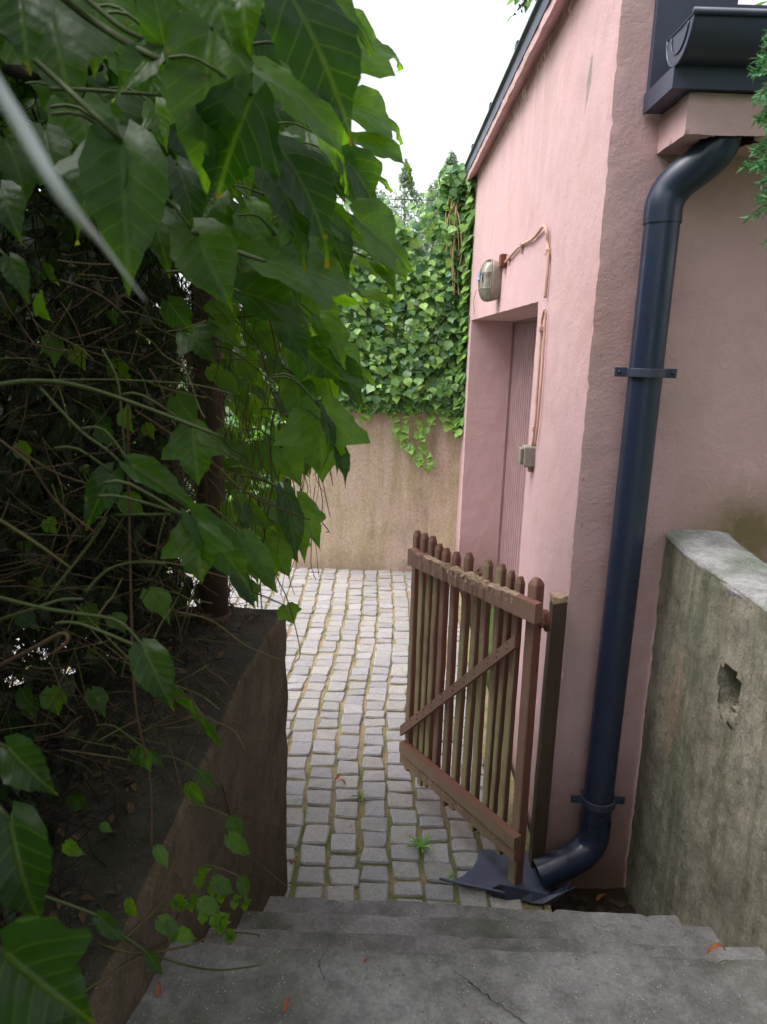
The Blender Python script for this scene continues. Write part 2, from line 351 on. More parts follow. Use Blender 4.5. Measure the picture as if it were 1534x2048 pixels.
# ------------------------------------------------------------------ leaves
WP = {'ovate': [(0,.06),(.05,.20),(.15,.30),(.3,.335),(.45,.30),(.6,.21),(.75,.115),(.87,.05),(.95,.02),(1,.0)],
      'tri': [(0,.08),(.06,.26),(.16,.37),(.28,.43),(.37,.47),(.43,.33),(.48,.24),(.6,.22),(.75,.14),(.88,.055),(.95,.02),(1,0)],
      'tri2': [(0,.06),(.05,.16),(.14,.26),(.26,.40),(.36,.52),(.41,.40),(.46,.20),(.58,.23),(.72,.17),(.84,.07),(.95,.02),(1,0)],
      'ivy': [(0,.1),(.08,.4),(.2,.55),(.32,.5),(.42,.3),(.5,.34),(.58,.34),(.7,.22),(.86,.1),(1,0)],
      'blade': [(0,.5),(.3,.5),(.6,.42),(.85,.22),(1,0)]}
def leaf_t(kind, nv, nu, droop=.8, fold=.25, wave=.03, serr=.05, seed=0):
    wp = WP[kind]; rs = random.Random(seed); ts = np.linspace(0, 1, nv+1); pts = []; uv = []
    ph = rs.random()*6; p = np.array([0., 0.]); prev = 0
    spine = []
    for i, t in enumerate(ts):
        if i: a = -droop*((t+prev)/2)**1.3; p = p+np.array([math.cos(a), math.sin(a)])*(t-prev)
        spine.append(p.copy()); prev = t
    ch = spine[-1]; L = np.linalg.norm(ch); ca, sa = ch/L
    spine = [np.array([q[0]*ca+q[1]*sa, -q[0]*sa+q[1]*ca])/L for q in spine]
    for i, t in enumerate(ts):
        w = np.interp(t, [q[0] for q in wp], [q[1] for q in wp]); a = -droop*t**1.3
        for j in range(nu+1):
            u = -1+2*j/nu; au = abs(u); ww = w*(1+(serr*(1 if i % 2 else -1) if au > .99 and 0 < i < nv else 0))
            x = u*ww; fwd = 0
            if kind in ('tri', 'tri2', 'ivy'): fwd = .14*au*au*math.exp(-((t-.36)/.13)**2)
            back = -.16*au**1.2*max(0, 1-t/.25)*(1 if kind != 'blade' else 0)
            z = fold*abs(x)-.35*fold*x*x*4+wave*math.sin(t*9+ph+u*2)*au+.02*math.sin(t*23+u*5+ph)*au
            s_, c_ = math.sin(a), math.cos(a)
            y0, z0 = spine[i]
            # local forward/normal along the bent spine, rotated with the chord
            f0 = np.array([c_*ca+s_*sa, -c_*sa+s_*ca]); n0 = np.array([-f0[1], f0[0]])
            q = np.array([y0, z0])+f0*(fwd+back)+n0*z
            pts.append((x, q[0], q[1])); uv.append((.5+u*.5*min(1, ww*2), t))
    fs = []
    for i in range(nv):
        for j in range(nu):
            a = i*(nu+1)+j; fs.append((a, a+1, a+nu+2, a+nu+1))
    return np.array(pts), fs, np.array(uv)
TB = {}
for k, nv, nu in (('ovate', 14, 6), ('tri', 16, 8)):
    TB['big_'+k] = [leaf_t(k, nv, nu, d, f, .035, .05, i) for i, (d, f) in enumerate(((.5, .25), (.9, .4), (1.3, .2), (.3, .5), (1.0, .3)))]
TB['big_tri'] += [leaf_t('tri2', 18, 8, d, f, .05, .06, i) for i, (d, f) in enumerate(((.8, .3), (1.4, .25), (.4, .5)))]
for k in ('ovate', 'tri'):
    TB['mid_'+k] = [leaf_t(k, 7, 4, d, f, .04, .06, i) for i, (d, f) in enumerate(((.5, .3), (1.1, .3), (1.5, .15), (.2, .6)))]
TB['small'] = [leaf_t('ovate', 3, 2, d, .4, .0, 0, 1) for d in (.3, 1.1)]
TB['ivy'] = [leaf_t('ivy', 7, 4, d, f, .03, 0, i) for i, (d, f) in enumerate(((.3, .25), (.7, .15), (.1, .35)))]
TB['blade'] = [leaf_t('blade', 6, 2, 1.2, .3, 0, 0, 1)]
def put_leaf(mb, T, base, tip, nrm, wf=1., col=.5, jit=None):
    vs, fs, uv = T; b = np.array(base, float); t = np.array(tip, float); y = t-b; L = np.linalg.norm(y)
    if L < 1e-6: return
    y /= L; n = np.array(nrm, float); z = n-y*n.dot(y); l = np.linalg.norm(z)
    if l < 1e-3: z = np.array([y[1], -y[0], .01]); l = np.linalg.norm(z)
    z /= l; x = np.cross(y, z); A = np.array([x*L*wf, y*L, z*L]); V = vs@A+b
    mb.add(V, fs, uv, (col, col, col))
def rnd(a, b): return random.uniform(a, b)
def rvec(): return np.array([rnd(-1, 1), rnd(-1, 1), rnd(-1, 1)])
def scatter(mb, key, pos, L, down=.5, face=(0, -1, .4), spread=.8, tint=(0, 1), wf=1.):
    T = random.choice(TB[key]); d = rvec(); d[2] -= down*1.6; d /= np.linalg.norm(d)+1e-6
    put_leaf(mb, T, pos, pos+d*L, np.array(face)+rvec()*spread, wf, rnd(*tint))

# ================================================================== SETTING
def shift(y): return np.interp(y, [2.4, 2.76, 3.25, 3.8, 4.3, 4.76, 5.3, 6.4], [-.173, -.179, -.20, -.197, -.167, -.147, -.137, -.16])
mb = MB(); mb.quad((-60, -40, -.20), (60, -40, -.20), (60, 90, -.20), (-60, 90, -.20), 8)
tag(mb.build('ground', 'ground'), kind='structure')
PX0, PX1, PY0, PY1 = -4.2, .66, 2.0, 6.75
mb = MB(); mb.grid(lambda u, v: (PX0+(PX1-PX0)*u, PY0+(PY1-PY0)*v, +.003+.004*noise.noise(Vector((PX0+(PX1-PX0)*u, PY0+(PY1-PY0)*v, 0))*14)), 200, 180)
mb2 = MB()
pitch = .1228
for k in range(-32, 7):
    y = 2.02+rnd(0, .08); tt = []
    while y < 6.44:
        ln = rnd(.078, .132)*(1.05 if y < 3 else 1.)
        yc = y+ln/2; g = rnd(.007, .014)
        x0 = k*pitch+shift(y); x1 = (k+1)*pitch+shift(yc)
        xa = x0+rnd(.005, .012); xb = x0+pitch-rnd(.005, .012); ya = y+g*.5; yb = y+ln-g*.5
        if xb < .645 and xa > PX0:
            nx, ny = 4, 4; cs = [(rnd(-.009, .009), rnd(-.008, .008)) for _ in range(4)]; hz = rnd(-.004, .005); tx, ty = rnd(-.04, .04), rnd(-.04, .04)
            base = random.choice([(178, 173, 173), (185, 181, 183), (173, 170, 174), (184, 178, 173), (176, 169, 166), (170, 169, 166)])
            col = np.array(S(base)[:3])*rnd(.9, 1.08); vs = []
            gx = [0, .055, .5, .945, 1]; gy = [0, .06, .5, .94, 1]; sk = shift(yc+.02)-shift(yc-.02)
            for j, b in enumerate(gy):
                for i, a in enumerate(gx):
                    cx = (1-a)*(1-b)*cs[0][0]+a*(1-b)*cs[1][0]+a*b*cs[2][0]+(1-a)*b*cs[3][0]
                    cy = (1-a)*(1-b)*cs[0][1]+a*(1-b)*cs[1][1]+a*b*cs[2][1]+(1-a)*b*cs[3][1]
                    px = xa+(xb-xa)*a+cx+(b-.5)*sk*ln/.04; py = ya+(yb-ya)*b+cy
                    e = min(i, 4-i, j, 4-j); ec = (i in (0, 4)) and (j in (0, 4))
                    z = hz+(.0135 if e > 1 else .0125 if e == 1 else .006)+(px-xa-.05)*tx+(py-ya-.05)*ty
                    if e: z += rnd(-.0015, .0015)
                    if ec: px += (xb-xa)*(.05 if i == 0 else -.05); py += (yb-ya)*(.05 if j == 0 else -.05)
                    nn = noise.noise_vector(Vector((px*30, py*30, 0))); vs.append((px+nn[0]*.003, py+nn[1]*.003, z))
            m = len(vs); fs = [(j*5+i, j*5+i+1, j*5+i+6, j*5+i+5) for j in range(4) for i in range(4)]
            rim = [0,1,2,3,4,9,14,19,24,23,22,21,20,15,10,5]
            vs += [(vs[i][0], vs[i][1], -.03) for i in rim]
            for q in range(16): a, b = rim[q], rim[(q+1) % 16]; fs.append((b, a, m+q, m+(q+1) % 16))
            mb2.add(vs, fs, col=tuple(col))
        y += ln
pav = mb2.build('courtyard_paving', 'sett', smooth=False); tag(pav, kind='structure')
tag(mb.build('paving_joints', 'joint'), kind='structure')
# kerb strip at the far left of the courtyard and soil pit in the corner by the steps
mb = MB(); mb.quad((-4.2, 6.46, .03), (-.83, 6.46, .03), (-.83, 6.75, .03), (-4.2, 6.75, .03), .05); mb.quad((-4.2, 6.46, -.22), (-.83, 6.46, -.22), (-.83, 6.46, .03), (-4.2, 6.46, .03), .05)
tag(mb.build('kerb_strip', 'kerb', disp=(.004, 9)), kind='structure')
mb = MB(); mb.grid(lambda u, v: (.625+.44*u, 2.19+.43*v, -.125+.14*max(0, 1-u*6)+.03*noise.noise(Vector((u*5, v*5, 3)))), 40, 40)
tag(mb.build('soil_patch', 'soil'), kind='structure')
mb = MB()
for k in range(70):
    x, y = rnd(.71, 1.02), rnd(2.22, 2.56); q = rnd(.006, .022); z = -.125+.03*noise.noise(Vector(((x-.625)/.44*5, (y-2.19)/.43*5, 3)))
    n_ = 7; vs = [(x+math.cos(a)*q*rnd(.7, 1.1), y+math.sin(a)*q*rnd(.7, 1.1), z+h) for h in (-.004, q*.35) for a in [6.283*i/n_ for i in range(n_)]]+[(x, y, z+q*.55)]
    mb.add(vs, [(i, (i+1) % n_, n_+(i+1) % n_, n_+i) for i in range(n_)]+[(n_+i, n_+(i+1) % n_, 2*n_) for i in range(n_)])
tag(mb.build('rubble', 'dark_stone', smooth=False), kind='stuff', label='small rubble lying in the soil pocket under the drainpipe', cat='rubble')
# raised planting bed behind the left wall
mb = MB(); mb.grid(lambda u, v: (-3.2+2.65*u, -1.6+4.4*v, (.84+.10*noise.noise(Vector((u*7, v*7, 1))))*min(1, (1-v)*14)-.05), 60, 60)
tag(mb.build('planting_bed', 'soil'), kind='structure')

# ------------------------------------------------------------------ stairs
def nose(k, x): return ([2.187, 1.934, 1.687, 1.462][k] - .027*(x+.2)*(1 if k == 0 else .25))
st = empty('concrete_stairs', (.3, 1.8, 0), label='worn grey concrete stairs descending to the cobbled yard between the two low walls', cat='stairs')
ZS = [.15, .31, .47, .63]
def step_mesh(k):
    z = ZS[k]; mb = MB(); dmax = .34 if k < 3 else 2.6
    prof = [(0, -.26), (0, -.16), (0, -.08), (0, -.03), (0, -.014), (-.004, -.005), (-.012, -.0005), (-.03, 0)]
    y = .05
    while y < dmax: prof.append((-y, 0)); y += .02 if y < .5 else .08
    n = 110; x0, x1 = -.62, 1.12; vs = []
    for (dy, dz) in prof:
        for i in range(n+1):
            x = x0+(x1-x0)*i/n; e = math.exp(dy/.03) if dy < 0 else 1
            w = noise.noise(Vector((x*3, k*7, 0)))*.012+noise.noise(Vector((x*13, k*3, 2)))*.006
            chip = max(0, noise.noise(Vector((x*22, k*11, 5)))-.25)*(.03 if x > .2 else .012)
            yy = nose(k, x)+dy+w*e-chip*e*.8; zz = z+dz-chip*e*.7+.004*noise.noise(Vector((x*6, yy*6, k)))
            if k == 3:   # thin worn screed layer with a ragged left border
                b = .21+.02*noise.noise(Vector((0, yy*14, 9)))+max(0, 1.40-yy)*.0
                zz += .011*min(1, max(0, (x-b)/.008)) if yy > 1.2 else .011
                if x < b: yy -= .004
                if x < .06+.02*noise.noise(Vector((yy*20, 1, 1))) : zz += .004
            vs.append((x, yy, zz))
    fs = [(j*(n+1)+i+1, j*(n+1)+i, (j+1)*(n+1)+i, (j+1)*(n+1)+i+1) for j in range(len(prof)-1) for i in range(n)]
    mb.add(vs, fs); return mb
for k in range(4): step_mesh(k).build('step' if k < 3 else 'landing', 'step_concrete', st, merge=True)
def ribbon(pts, w, z, name, parent):
    mb = MB(); P = []
    for i in range(len(pts)-1):
        a, b = np.array(pts[i]), np.array(pts[i+1])
        for t in np.arange(0, 1, .1): P.append(a*(1-t)+b*t)
    P.append(np.array(pts[-1])); vs = []
    for i, p in enumerate(P):
        j = np.array([noise.noise(Vector((i*.9, 1, z))), noise.noise(Vector((i*.9, 7, z)))])*.006; ww = w*(.4+abs(noise.noise(Vector((i*.7, 3, 3))))*1.6)*(1-abs(2*i/len(P)-1)**4)
        d = P[min(i+1, len(P)-1)]-P[max(i-1, 0)]; d /= np.linalg.norm(d); nn = np.array([-d[1], d[0]])
        for s_ in (-1, 1): q = p+j+nn*ww*s_; vs.append((q[0], q[1], z))
    fs = [(2*i, 2*i+2, 2*i+3, 2*i+1) for i in range(len(P)-1)]
    mb.add(vs, fs); return mb.build(name, 'crack', parent, smooth=False)
zc = .6455
ribbon([onz(903, 1938, zc)[:2], onz(935, 1960, zc)[:2], onz(985, 2000, zc)[:2], onz(1050, 2046, zc)[:2], onz(1120, 2110, zc)[:2]], .0014, zc, 'crack', st)
ribbon([onz(655, 1893, .640)[:2], onz(638, 1925, .640)[:2], onz(650, 1960, .640)[:2]], .0008, .6385, 'crack', st)

# ------------------------------------------------------------------ left stair wall
def lwx(y): return -.32-.155*(2.35-y)
def lwz(y): return float(np.interp(y, [.2, 1.2, 1.45, 1.77, 2.04, 2.38], [.62, .80, .88, .99, 1.07, 1.12]))
mb = MB(); n = 90
def lw(u, v):  # u along, v around the section: foot of the face, top edge, back, foot of the back
    y = .1+2.27*u; x = lwx(y); z = lwz(y)
    sec = [(x, -.1), (x, z*.3), (x, z*.6), (x, z-.05), (x-.003, z-.012), (x-.012, z-.001), (x-.04, z), (x-.12, z), (x-.2, z), (x-.3, z), (x-.42, z), (x-.45, z-.02), (x-.46, -.1)]
    a = v*(len(sec)-1); i = min(int(a), len(sec)-2); t = a-i; p = [sec[i][q]*(1-t)+sec[i+1][q]*t for q in (0, 1)]
    return (p[0], y, p[1])
mb.grid(lw, 100, 72)
mb.quad((lwx(2.37), 2.37, -.1), (lwx(2.37)-.46, 2.37, -.1), (lwx(2.37)-.46, 2.37, 1.11), (lwx(2.37), 2.37, 1.12), .03)
for q in range(len(mb.f)):
    if q < 7200 and 31 <= q//100 <= 66: mb.mi[q] = 1
o = mb.build('stair_wall', ['wall_concrete', 'wall_top'], disp=(.008, 8), merge=True, sharp=50); tag(o, 'low mossy brown concrete wall beside the stairs under the dark creeper', 'wall')

# ------------------------------------------------------------------ right parapet with a hole
pz = 1.345
def pface(y): return 1.025+.01*(2.6-y)
hc0 = [(1.99, 1.115), (1.955, 1.135), (1.90, 1.13), (1.865, 1.105), (1.86, 1.04), (1.862, .985), (1.90, .955), (1.955, .965), (1.985, 1.0), (1.992, 1.06)]
hc = [(y+.085, z-.02) for y, z in hc0]
par = empty('parapet_wall', (1.14, 1.9, 0), label='stained rough-cast parapet wall with a broken hole at the right of the stairs', cat='wall')
mb = MB(); ny, nz = 150, 90; vs = []
def inhole(y, z):
    c = False; j = len(hc)-1
    for i in range(len(hc)):
        if ((hc[i][1] > z) != (hc[j][1] > z)) and (y < (hc[j][0]-hc[i][0])*(z-hc[i][1])/(hc[j][1]-hc[i][1])+hc[i][0]): c = not c
        j = i
    return c
def zt(y): return pz-.0 - .10*max(0, (y-2.52)/.08)**2*0 
vs = []
for j in range(nz+1):
    for i in range(ny+1):
        y = 2.60-(1.5)*i/ny; z = -.22+(pz-.006+.22)*j/nz
        x = pface(y); e = Vector((x, y, z)); x += .006*noise.noise(e*9)+.0045*noise.noise(e*38)+.0035*noise.noise(e*85)
        vs.append([x, y, z])
fs = []; hole_v = set()
for j in range(nz):
    for i in range(ny):
        a = j*(ny+1)+i; q = (a, a+1, a+ny+2, a+ny+1); cy = sum(vs[t][1] for t in q)/4; cz = sum(vs[t][2] for t in q)/4
        hx = .006*noise.noise(Vector((cy*40, cz*40, 0)))
        if inhole(cy+hx, cz+hx): hole_v.update(q); continue
        fs.append(q)
mb.add(vs, fs)
mb.build('rough_face', 'rough_cast', par)
mb = MB()   # recess behind the hole
ang = list(hc); cyh = sum(p[0] for p in ang)/len(ang); czh = sum(p[1] for p in ang)/len(ang)
def hb(u, v):
    i = u*len(ang); a = int(i) % len(ang); b = (a+1) % len(ang); t = i-int(i); y = ang[a][0]*(1-t)+ang[b][0]*t; z = ang[a][1]*(1-t)+ang[b][1]*t
    s_ = 1.12-.25*v; return (pface(y)+.001+.13*v+(.01*math.sin(u*40) if v else 0), cyh+(y-cyh)*s_, czh+(z-czh)*s_)
mb.grid(hb, 50, 6); mb.box((1.16, 1.92, .91), (1.17, 2.10, 1.14)); mb.build('hole_lining', 'rough_cast', par, disp=(.008, 20))
mb = MB(); mb.box((1.035, 1.95, .935), (1.13, 2.01, .97)); mb.box((1.06, 1.99, .965), (1.12, 2.045, .983)); mb.build('stone_fragment', 'rough_cast', par, disp=(.006, 30))
mb = MB()   # coping: rounded far corner
def cop(u, v):
    y = 2.60-1.5*u; w = .225
    sec = [(.012, -.04), (.003, -.014), (.010, -.003), (.024, .004), (.06, .008), (.12, .010), (.18, .008), (w, .0), (w+.004, -.1)]
    a = v*(len(sec)-1); i = min(int(a), len(sec)-2); t = a-i; p = [sec[i][q]*(1-t)+sec[i+1][q]*t for q in (0, 1)]
    lift = .03*math.exp(-(2.6-y)/.12)
    e = Vector((p[0]*4, y*4, 0)); return (pface(y)-.004+p[0]+.008*noise.noise(e*2)+.003*noise.noise(e*10), y, pz+p[1]+lift+.006*noise.noise(e)+.002*noise.noise(e*14))
mb.grid(cop, 110, 32, flip=True); mb.build('coping', 'coping_concrete', par)

# ------------------------------------------------------------------ pink building
bl = empty('pink_building', (.68, 2.6, 0), label='pink plastered outbuilding with a boarded doorway and dark metal eaves', cat='building')
Ya, Yb = 2.593, 6.9
def fx(y): return .689-.0092*(y-2.593)   # facade line
Y1, Y2, ZD, ZT = 3.52, 6.11, 2.217, 3.36
mb = MB(); rs = .024
mb.quad((fx(Ya), Ya, -.25), (fx(Y1), Y1, -.25), (fx(Y1), Y1, ZD), (fx(Ya), Ya, ZD), rs)
mb.quad((fx(Y1), Y1, -.25), (1.0, Y1, -.25), (1.0, Y1, ZD), (fx(Y1), Y1, ZD), rs)
mb.quad((1.0, Y2, -.25), (fx(Y2), Y2, -.25), (fx(Y2), Y2, ZD), (1.0, Y2, ZD), rs)
mb.quad((fx(Y2), Y2, -.25), (fx(Yb), Yb, -.25), (fx(Yb), Yb, ZD), (fx(Y2), Y2, ZD), rs)
mb.quad((fx(Y1), Y1, ZD), (fx(Y2), Y2, ZD), (1.0, Y2, ZD), (1.0, Y1, ZD), rs)
for a, b in ((Ya, Y1), (Y1, Y2), (Y2, Yb)): mb.quad((fx(a), a, ZD), (fx(b), b, ZD), (fx(b), b, ZT), (fx(a), a, ZT), rs)
mb.quad((fx(Ya), Ya, -.25), (2.4, Ya+.06, -.25), (2.4, Ya+.06, ZD), (fx(Ya), Ya, ZD), rs)
mb.quad((fx(Ya), Ya, ZD), (1.03, Ya+.012, ZD), (1.03, Ya+.012, ZT), (fx(Ya), Ya, ZT), rs); mb.quad((1.03, Ya+.012, ZD), (2.4, Ya+.06, ZD), (2.4, Ya+.06, 2.9), (1.03, Ya+.012, 2.9), rs)
mb.quad((fx(Yb), Yb, -.25), (2.4, Yb, -.25), (2.4, Yb, 2.9), (fx(Yb), Yb, 2.9), .2); mb.quad((fx(Yb), Yb, 2.9), (1.03, Yb, 2.9), (1.03, Yb, ZT), (fx(Yb), Yb, ZT), .2); mb.quad((1.03, Ya+.012, 2.9), (1.03, Yb, 2.9), (1.03, Yb, ZT), (1.03, Ya+.012, ZT), .2)
for V_ in mb.v:
    for q in V_:
        if abs(q[0]-.689) < .004 and abs(q[1]-2.593) < .004:
            k = max(0, noise.noise(Vector((q[2]*9, 3, 1)))-.15)*.007+max(0, noise.noise(Vector((q[2]*37, 3, 1)))-.1)*.016; q[0] += k+.002; q[1] += k*.7+.002
wall = mb.build('wall', 'stucco', bl, disp=(.0022, 9), merge=True, sharp=38)
# door of vertical boards
d = empty('door', (1.0, 4.8, 0)); d.parent = bl; d.matrix_parent_inverse = Matrix.Translation(-Vector(bl.location))
mb = MB(); y = Y1+.01
while y < Y2-.03:
    mb.box((1.003, y+.010, .02), (1.02, min(y+.078, Y2-.025), ZD-.02)); y += .086
lf = mb.build('door_boards', 'door_board', d, smooth=False, bevel=.003)
mb = MB(); mb.box((1.0225, Y1+.002, 0), (1.04, Y2-.002, ZD-.004)); mb.build('door_backing', 'black_gap', d, smooth=False)
mb = MB(); mb.box((.985, Y2-.024, 0), (1.0215, Y2+.002, ZD-.003)); mb.box((.992, Y1, ZD-.018), (1.0215, Y2-.025, ZD+.002)); mb.build('door_frame', 'door_board', d, smooth=False)
# sloping verge along the top of the facade
zv = 3.30
mb = MB()
def vz(y): return zv+.012*(6.9-y)
def prism(mb, sec, y0, y1, ny=60, closed=True, zf=None, xf=None):
    m = len(sec); vs = []
    for j in range(ny+1):
        y = y0+(y1-y0)*j/ny
        for (x, z) in sec: vs.append((x+(xf(y) if xf else 0), y, z+(zf(y) if zf else 0)))
    fs = [(j*m+i, j*m+(i+1) % m, (j+1)*m+(i+1) % m, (j+1)*m+i) for j in range(ny) for i in range(m if closed else m-1)]
    fs += [tuple(range(m))[::-1], tuple(range(ny*m, ny*m+m))]
    mb.add(vs, fs)
prism(mb, [(-.075, -.02), (-.077, .0), (-.077, .045), (.06, .05), (.03, -.0), (.0, .03), (-.02, .012), (-.045, -.01)], 2.55, 6.95, 90, zf=vz, xf=lambda y: fx(y))
mb.build('cornice', 'stucco', bl, disp=(.005, 9), smooth=False)
mb = MB(); prism(mb, [(-.083, .02), (-.083, .085), (-.1, .092), (-.1, .10), (.3, .115), (.3, .052), (-.0795, .052), (-.0795, .02)], 2.5, 6.97, 4, zf=vz, xf=lambda y: fx(y))
mb.build('verge_flashing', 'dark_metal', bl, smooth=False)
mb = MB(); mb.quad((.9, 2.56, 3.50), (1.1, 2.56, 3.52), (1.1, 6.97, 3.46), (.9, 6.97, 3.44), .5); mb.quad((1.035, 2.61, 3.05), (2.5, 2.61, 3.05), (2.5, 6.97, 3.02), (1.035, 6.97, 3.02), .5); mb.build('roof', 'dark_metal', bl, smooth=False)
for i in range(3):
    yy = 4.0+i*.9; mb = MB(); mb.box((fx(yy)-.101, yy, vz(yy)+.1), (fx(yy)-.06, yy+.06, vz(yy)+.125)); mb.build('seam_clip', 'dark_metal', bl, smooth=False)
# eave over the right wall: cladding, ledge, beam, gutter
mb = MB(); mb.box((.795, 2.575, 2.775), (1.045, 2.6, 3.5)); mb.box((1.045, 2.578, 2.775), (2.45, 2.612, 3.06)); mb.build('metal_cladding', 'dark_metal', bl, smooth=False, bevel=.003)
mb = MB(); mb.box((.794, 2.338, 2.745), (2.4, 2.586, 2.749)); mb.box((.792, 2.336, 2.743), (2.4, 2.34, 2.803)); mb.box((.788, 2.336, 2.743), (.792, 2.59, 2.803)); mb.build('eave_ledge', 'dark_metal', bl, smooth=False)
mb = MB(); X0, X1, y0, y1, z0, z1 = .849, 2.4, 2.365, 2.60, 2.63, 2.742
cx_, cy_, rr_ = 1.0, 2.43, .082
mb.quad((X0, y1, z0), (X0, y0, z0), (X0, y0, z1), (X0, y1, z1), .015); mb.quad((X0, y0, z0), (X1, y0, z0), (X1, y0, z1), (X0, y0, z1), .02)
nx_, ny_ = 120, 18; vs = [(X0+(X1-X0)*i/nx_, y0+(y1-y0)*j/ny_, z0) for j in range(ny_+1) for i in range(nx_+1)]; fs = []
for j in range(ny_):
    for i in range(nx_):
        q = [j*(nx_+1)+i, j*(nx_+1)+i+1, (j+1)*(nx_+1)+i+1, (j+1)*(nx_+1)+i]; cxx = sum(vs[t][0] for t in q)/4; cyy = sum(vs[t][1] for t in q)/4
        if (cxx-cx_)**2+(cyy-cy_)**2 > (rr_+.012*noise.noise(Vector((cxx*20, cyy*20, 0))))**2: fs.append(q[::-1])
mb.add(vs, fs); mb.build('eave_beam', 'stucco', bl, disp=(.003, 18), merge=True, sharp=40)
gut = empty('gutter', (1.2, 2.31, 2.87)); gut.parent = bl; gut.matrix_parent_inverse = Matrix.Translation(-Vector(bl.location))
mb = MB()
def gt(u, v):
    a = math.pi*(1.0+v); return (.79+1.6*u, 2.325+.098*math.cos(a), 2.893+.092*math.sin(a))
mb.grid(gt, 4, 20); mb.grid(lambda u, v: tuple(np.array(gt(u, v))*[1, 1, 1]+[0, (2.325-gt(u, v)[1])*.04, .004]), 4, 20)
mb.tube([(.785, 2.222, 2.895), (2.4, 2.222, 2.895)], .009, 10)
mb.build('trough', 'dark_metal', gut)
mb = MB(); C0 = (.7925, 2.325, 2.887)
ring = [(.7905, 2.325+.099*math.cos(math.pi*(1+t/24)), 2.893+.093*math.sin(math.pi*(1+t/24))) for t in range(25)]
mb.add([C0]+ring, [(0, i+1, i+2) for i in range(24)]); mb.tube(ring, .004, 6); mb.tube([ring[0], ring[-1]], .003, 6)
mb.tube([(.789, 2.325+.062*math.cos(math.pi*(1+t/16)), 2.887+.058*math.sin(math.pi*(1+t/16))) for t in range(17)], .0025, 6)
mb.build('end_cap', 'dark_metal', gut)
mb = MB(); mb.add([(.87, 2.42, 2.94), (2.4, 2.42, 2.94), (2.4, 3.0, 3.02), (1.02, 3.0, 3.02), (.87, 2.42, 2.93), (2.4, 2.42, 2.93)], [(0, 1, 2, 3), (4, 5, 1, 0)])
mb.add([(.93, 2.5, 2.95), (2.4, 2.5, 2.95), (2.4, 2.5, 2.99), (.96, 2.5, 2.99)], [(0, 1, 2, 3)]); mb.build('eave_roof', 'dark_metal', bl, smooth=False)
# plaster lip behind/under cobwebs
mb = MB()
for i in range(26):
    yy = random.gauss(4.3, .45); p = np.array([fx(yy)-.01, yy, vz(yy)-.0]); mb.tube([p, p+np.array([-.02, rnd(-.02, .02), -rnd(.02, .07)]), p+np.array([rnd(-.01, .0), rnd(-.02, .02), -rnd(.07, .12)])], .0016, 3)
tag(mb.build('cobweb', 'cobweb', bl), kind='stuff')

# ------------------------------------------------------------------ downpipe
dp = empty('downpipe', (.855, 2.52, 0), label='dark blue-grey drainpipe running down the pink wall beside the corner', cat='pipe')
pr = .0555
mb = MB(); mb.tube([(.862, 2.515, 2.44), (.858, 2.515, 1.4), (.85, 2.515, .24)], pr, 36, cap=False); mb.build('pipe', 'pipe_paint', dp)
P = [Vector(p) for p in ((.862, 2.515, 2.405), (.862, 2.515, 2.46), (.875, 2.512, 2.50), (.90, 2.495, 2.535), (.935, 2.47, 2.565), (.965, 2.45, 2.595), (.985, 2.44, 2.63), (.992, 2.437, 2.69))]
mb = MB(); mb.tube(P, [pr+.0035]*8, 36, cap=False, sub=5); mb.build('upper_elbow', 'pipe_paint', dp)
P = [Vector(p) for p in ((.85, 2.515, .255), (.85, 2.515, .205), (.843, 2.511, .165), (.82, 2.50, .130), (.782, 2.485, .107), (.735, 2.468, .092))]
mb = MB(); mb.tube(P, pr+.0035, 36, cap=False, sub=5); mb.build('lower_elbow', 'pipe_paint', dp)
P = [Vector(p) for p in ((.74, 2.47, .094), (.69, 2.455, .077), (.634, 2.445, .054))]
mb = MB(); mb.tube(P, pr+.0005, 36, cap=False, sub=3); mb.tube(P, pr-.003, 36, cap=False, sub=3); mb.build('spout', 'pipe_paint', dp)
def bracket(zb, cx):
    b = MB()
    n = 40
    for (r0, r1) in ((pr+.001, pr+.010),):
        ri = [[(cx+r*math.cos(2*math.pi*i/n), 2.515+r*math.sin(2*math.pi*i/n), z) for i in range(n)] for r, z in ((r0, zb-.014), (r1, zb-.014), (r1, zb+.014), (r0, zb+.014))]
        vs = sum(ri, []); fs = [(a*n+i, a*n+(i+1) % n, ((a+1) % 4)*n+(i+1) % n, ((a+1) % 4)*n+i) for a in range(4) for i in range(n)]; b.add(vs, fs)
    for s_ in (-1, 1):
        x = cx+s_*(pr+.027); b.box((x-.021, 2.512, zb-.0155), (x+.021, 2.5185, zb+.0155))
    o = b.build('bracket', 'dark_metal', dp, smooth=False, bevel=.0015)
    for s_ in (-1, 1):
        c = MB(); x = cx+s_*(pr+.034); c.tube([(x, 2.505, zb), (x, 2.5119, zb)], .0055, 8); q = c.build('screw', 'pipe_paint', o)
bracket(1.937, .860); bracket(.335, .8505)

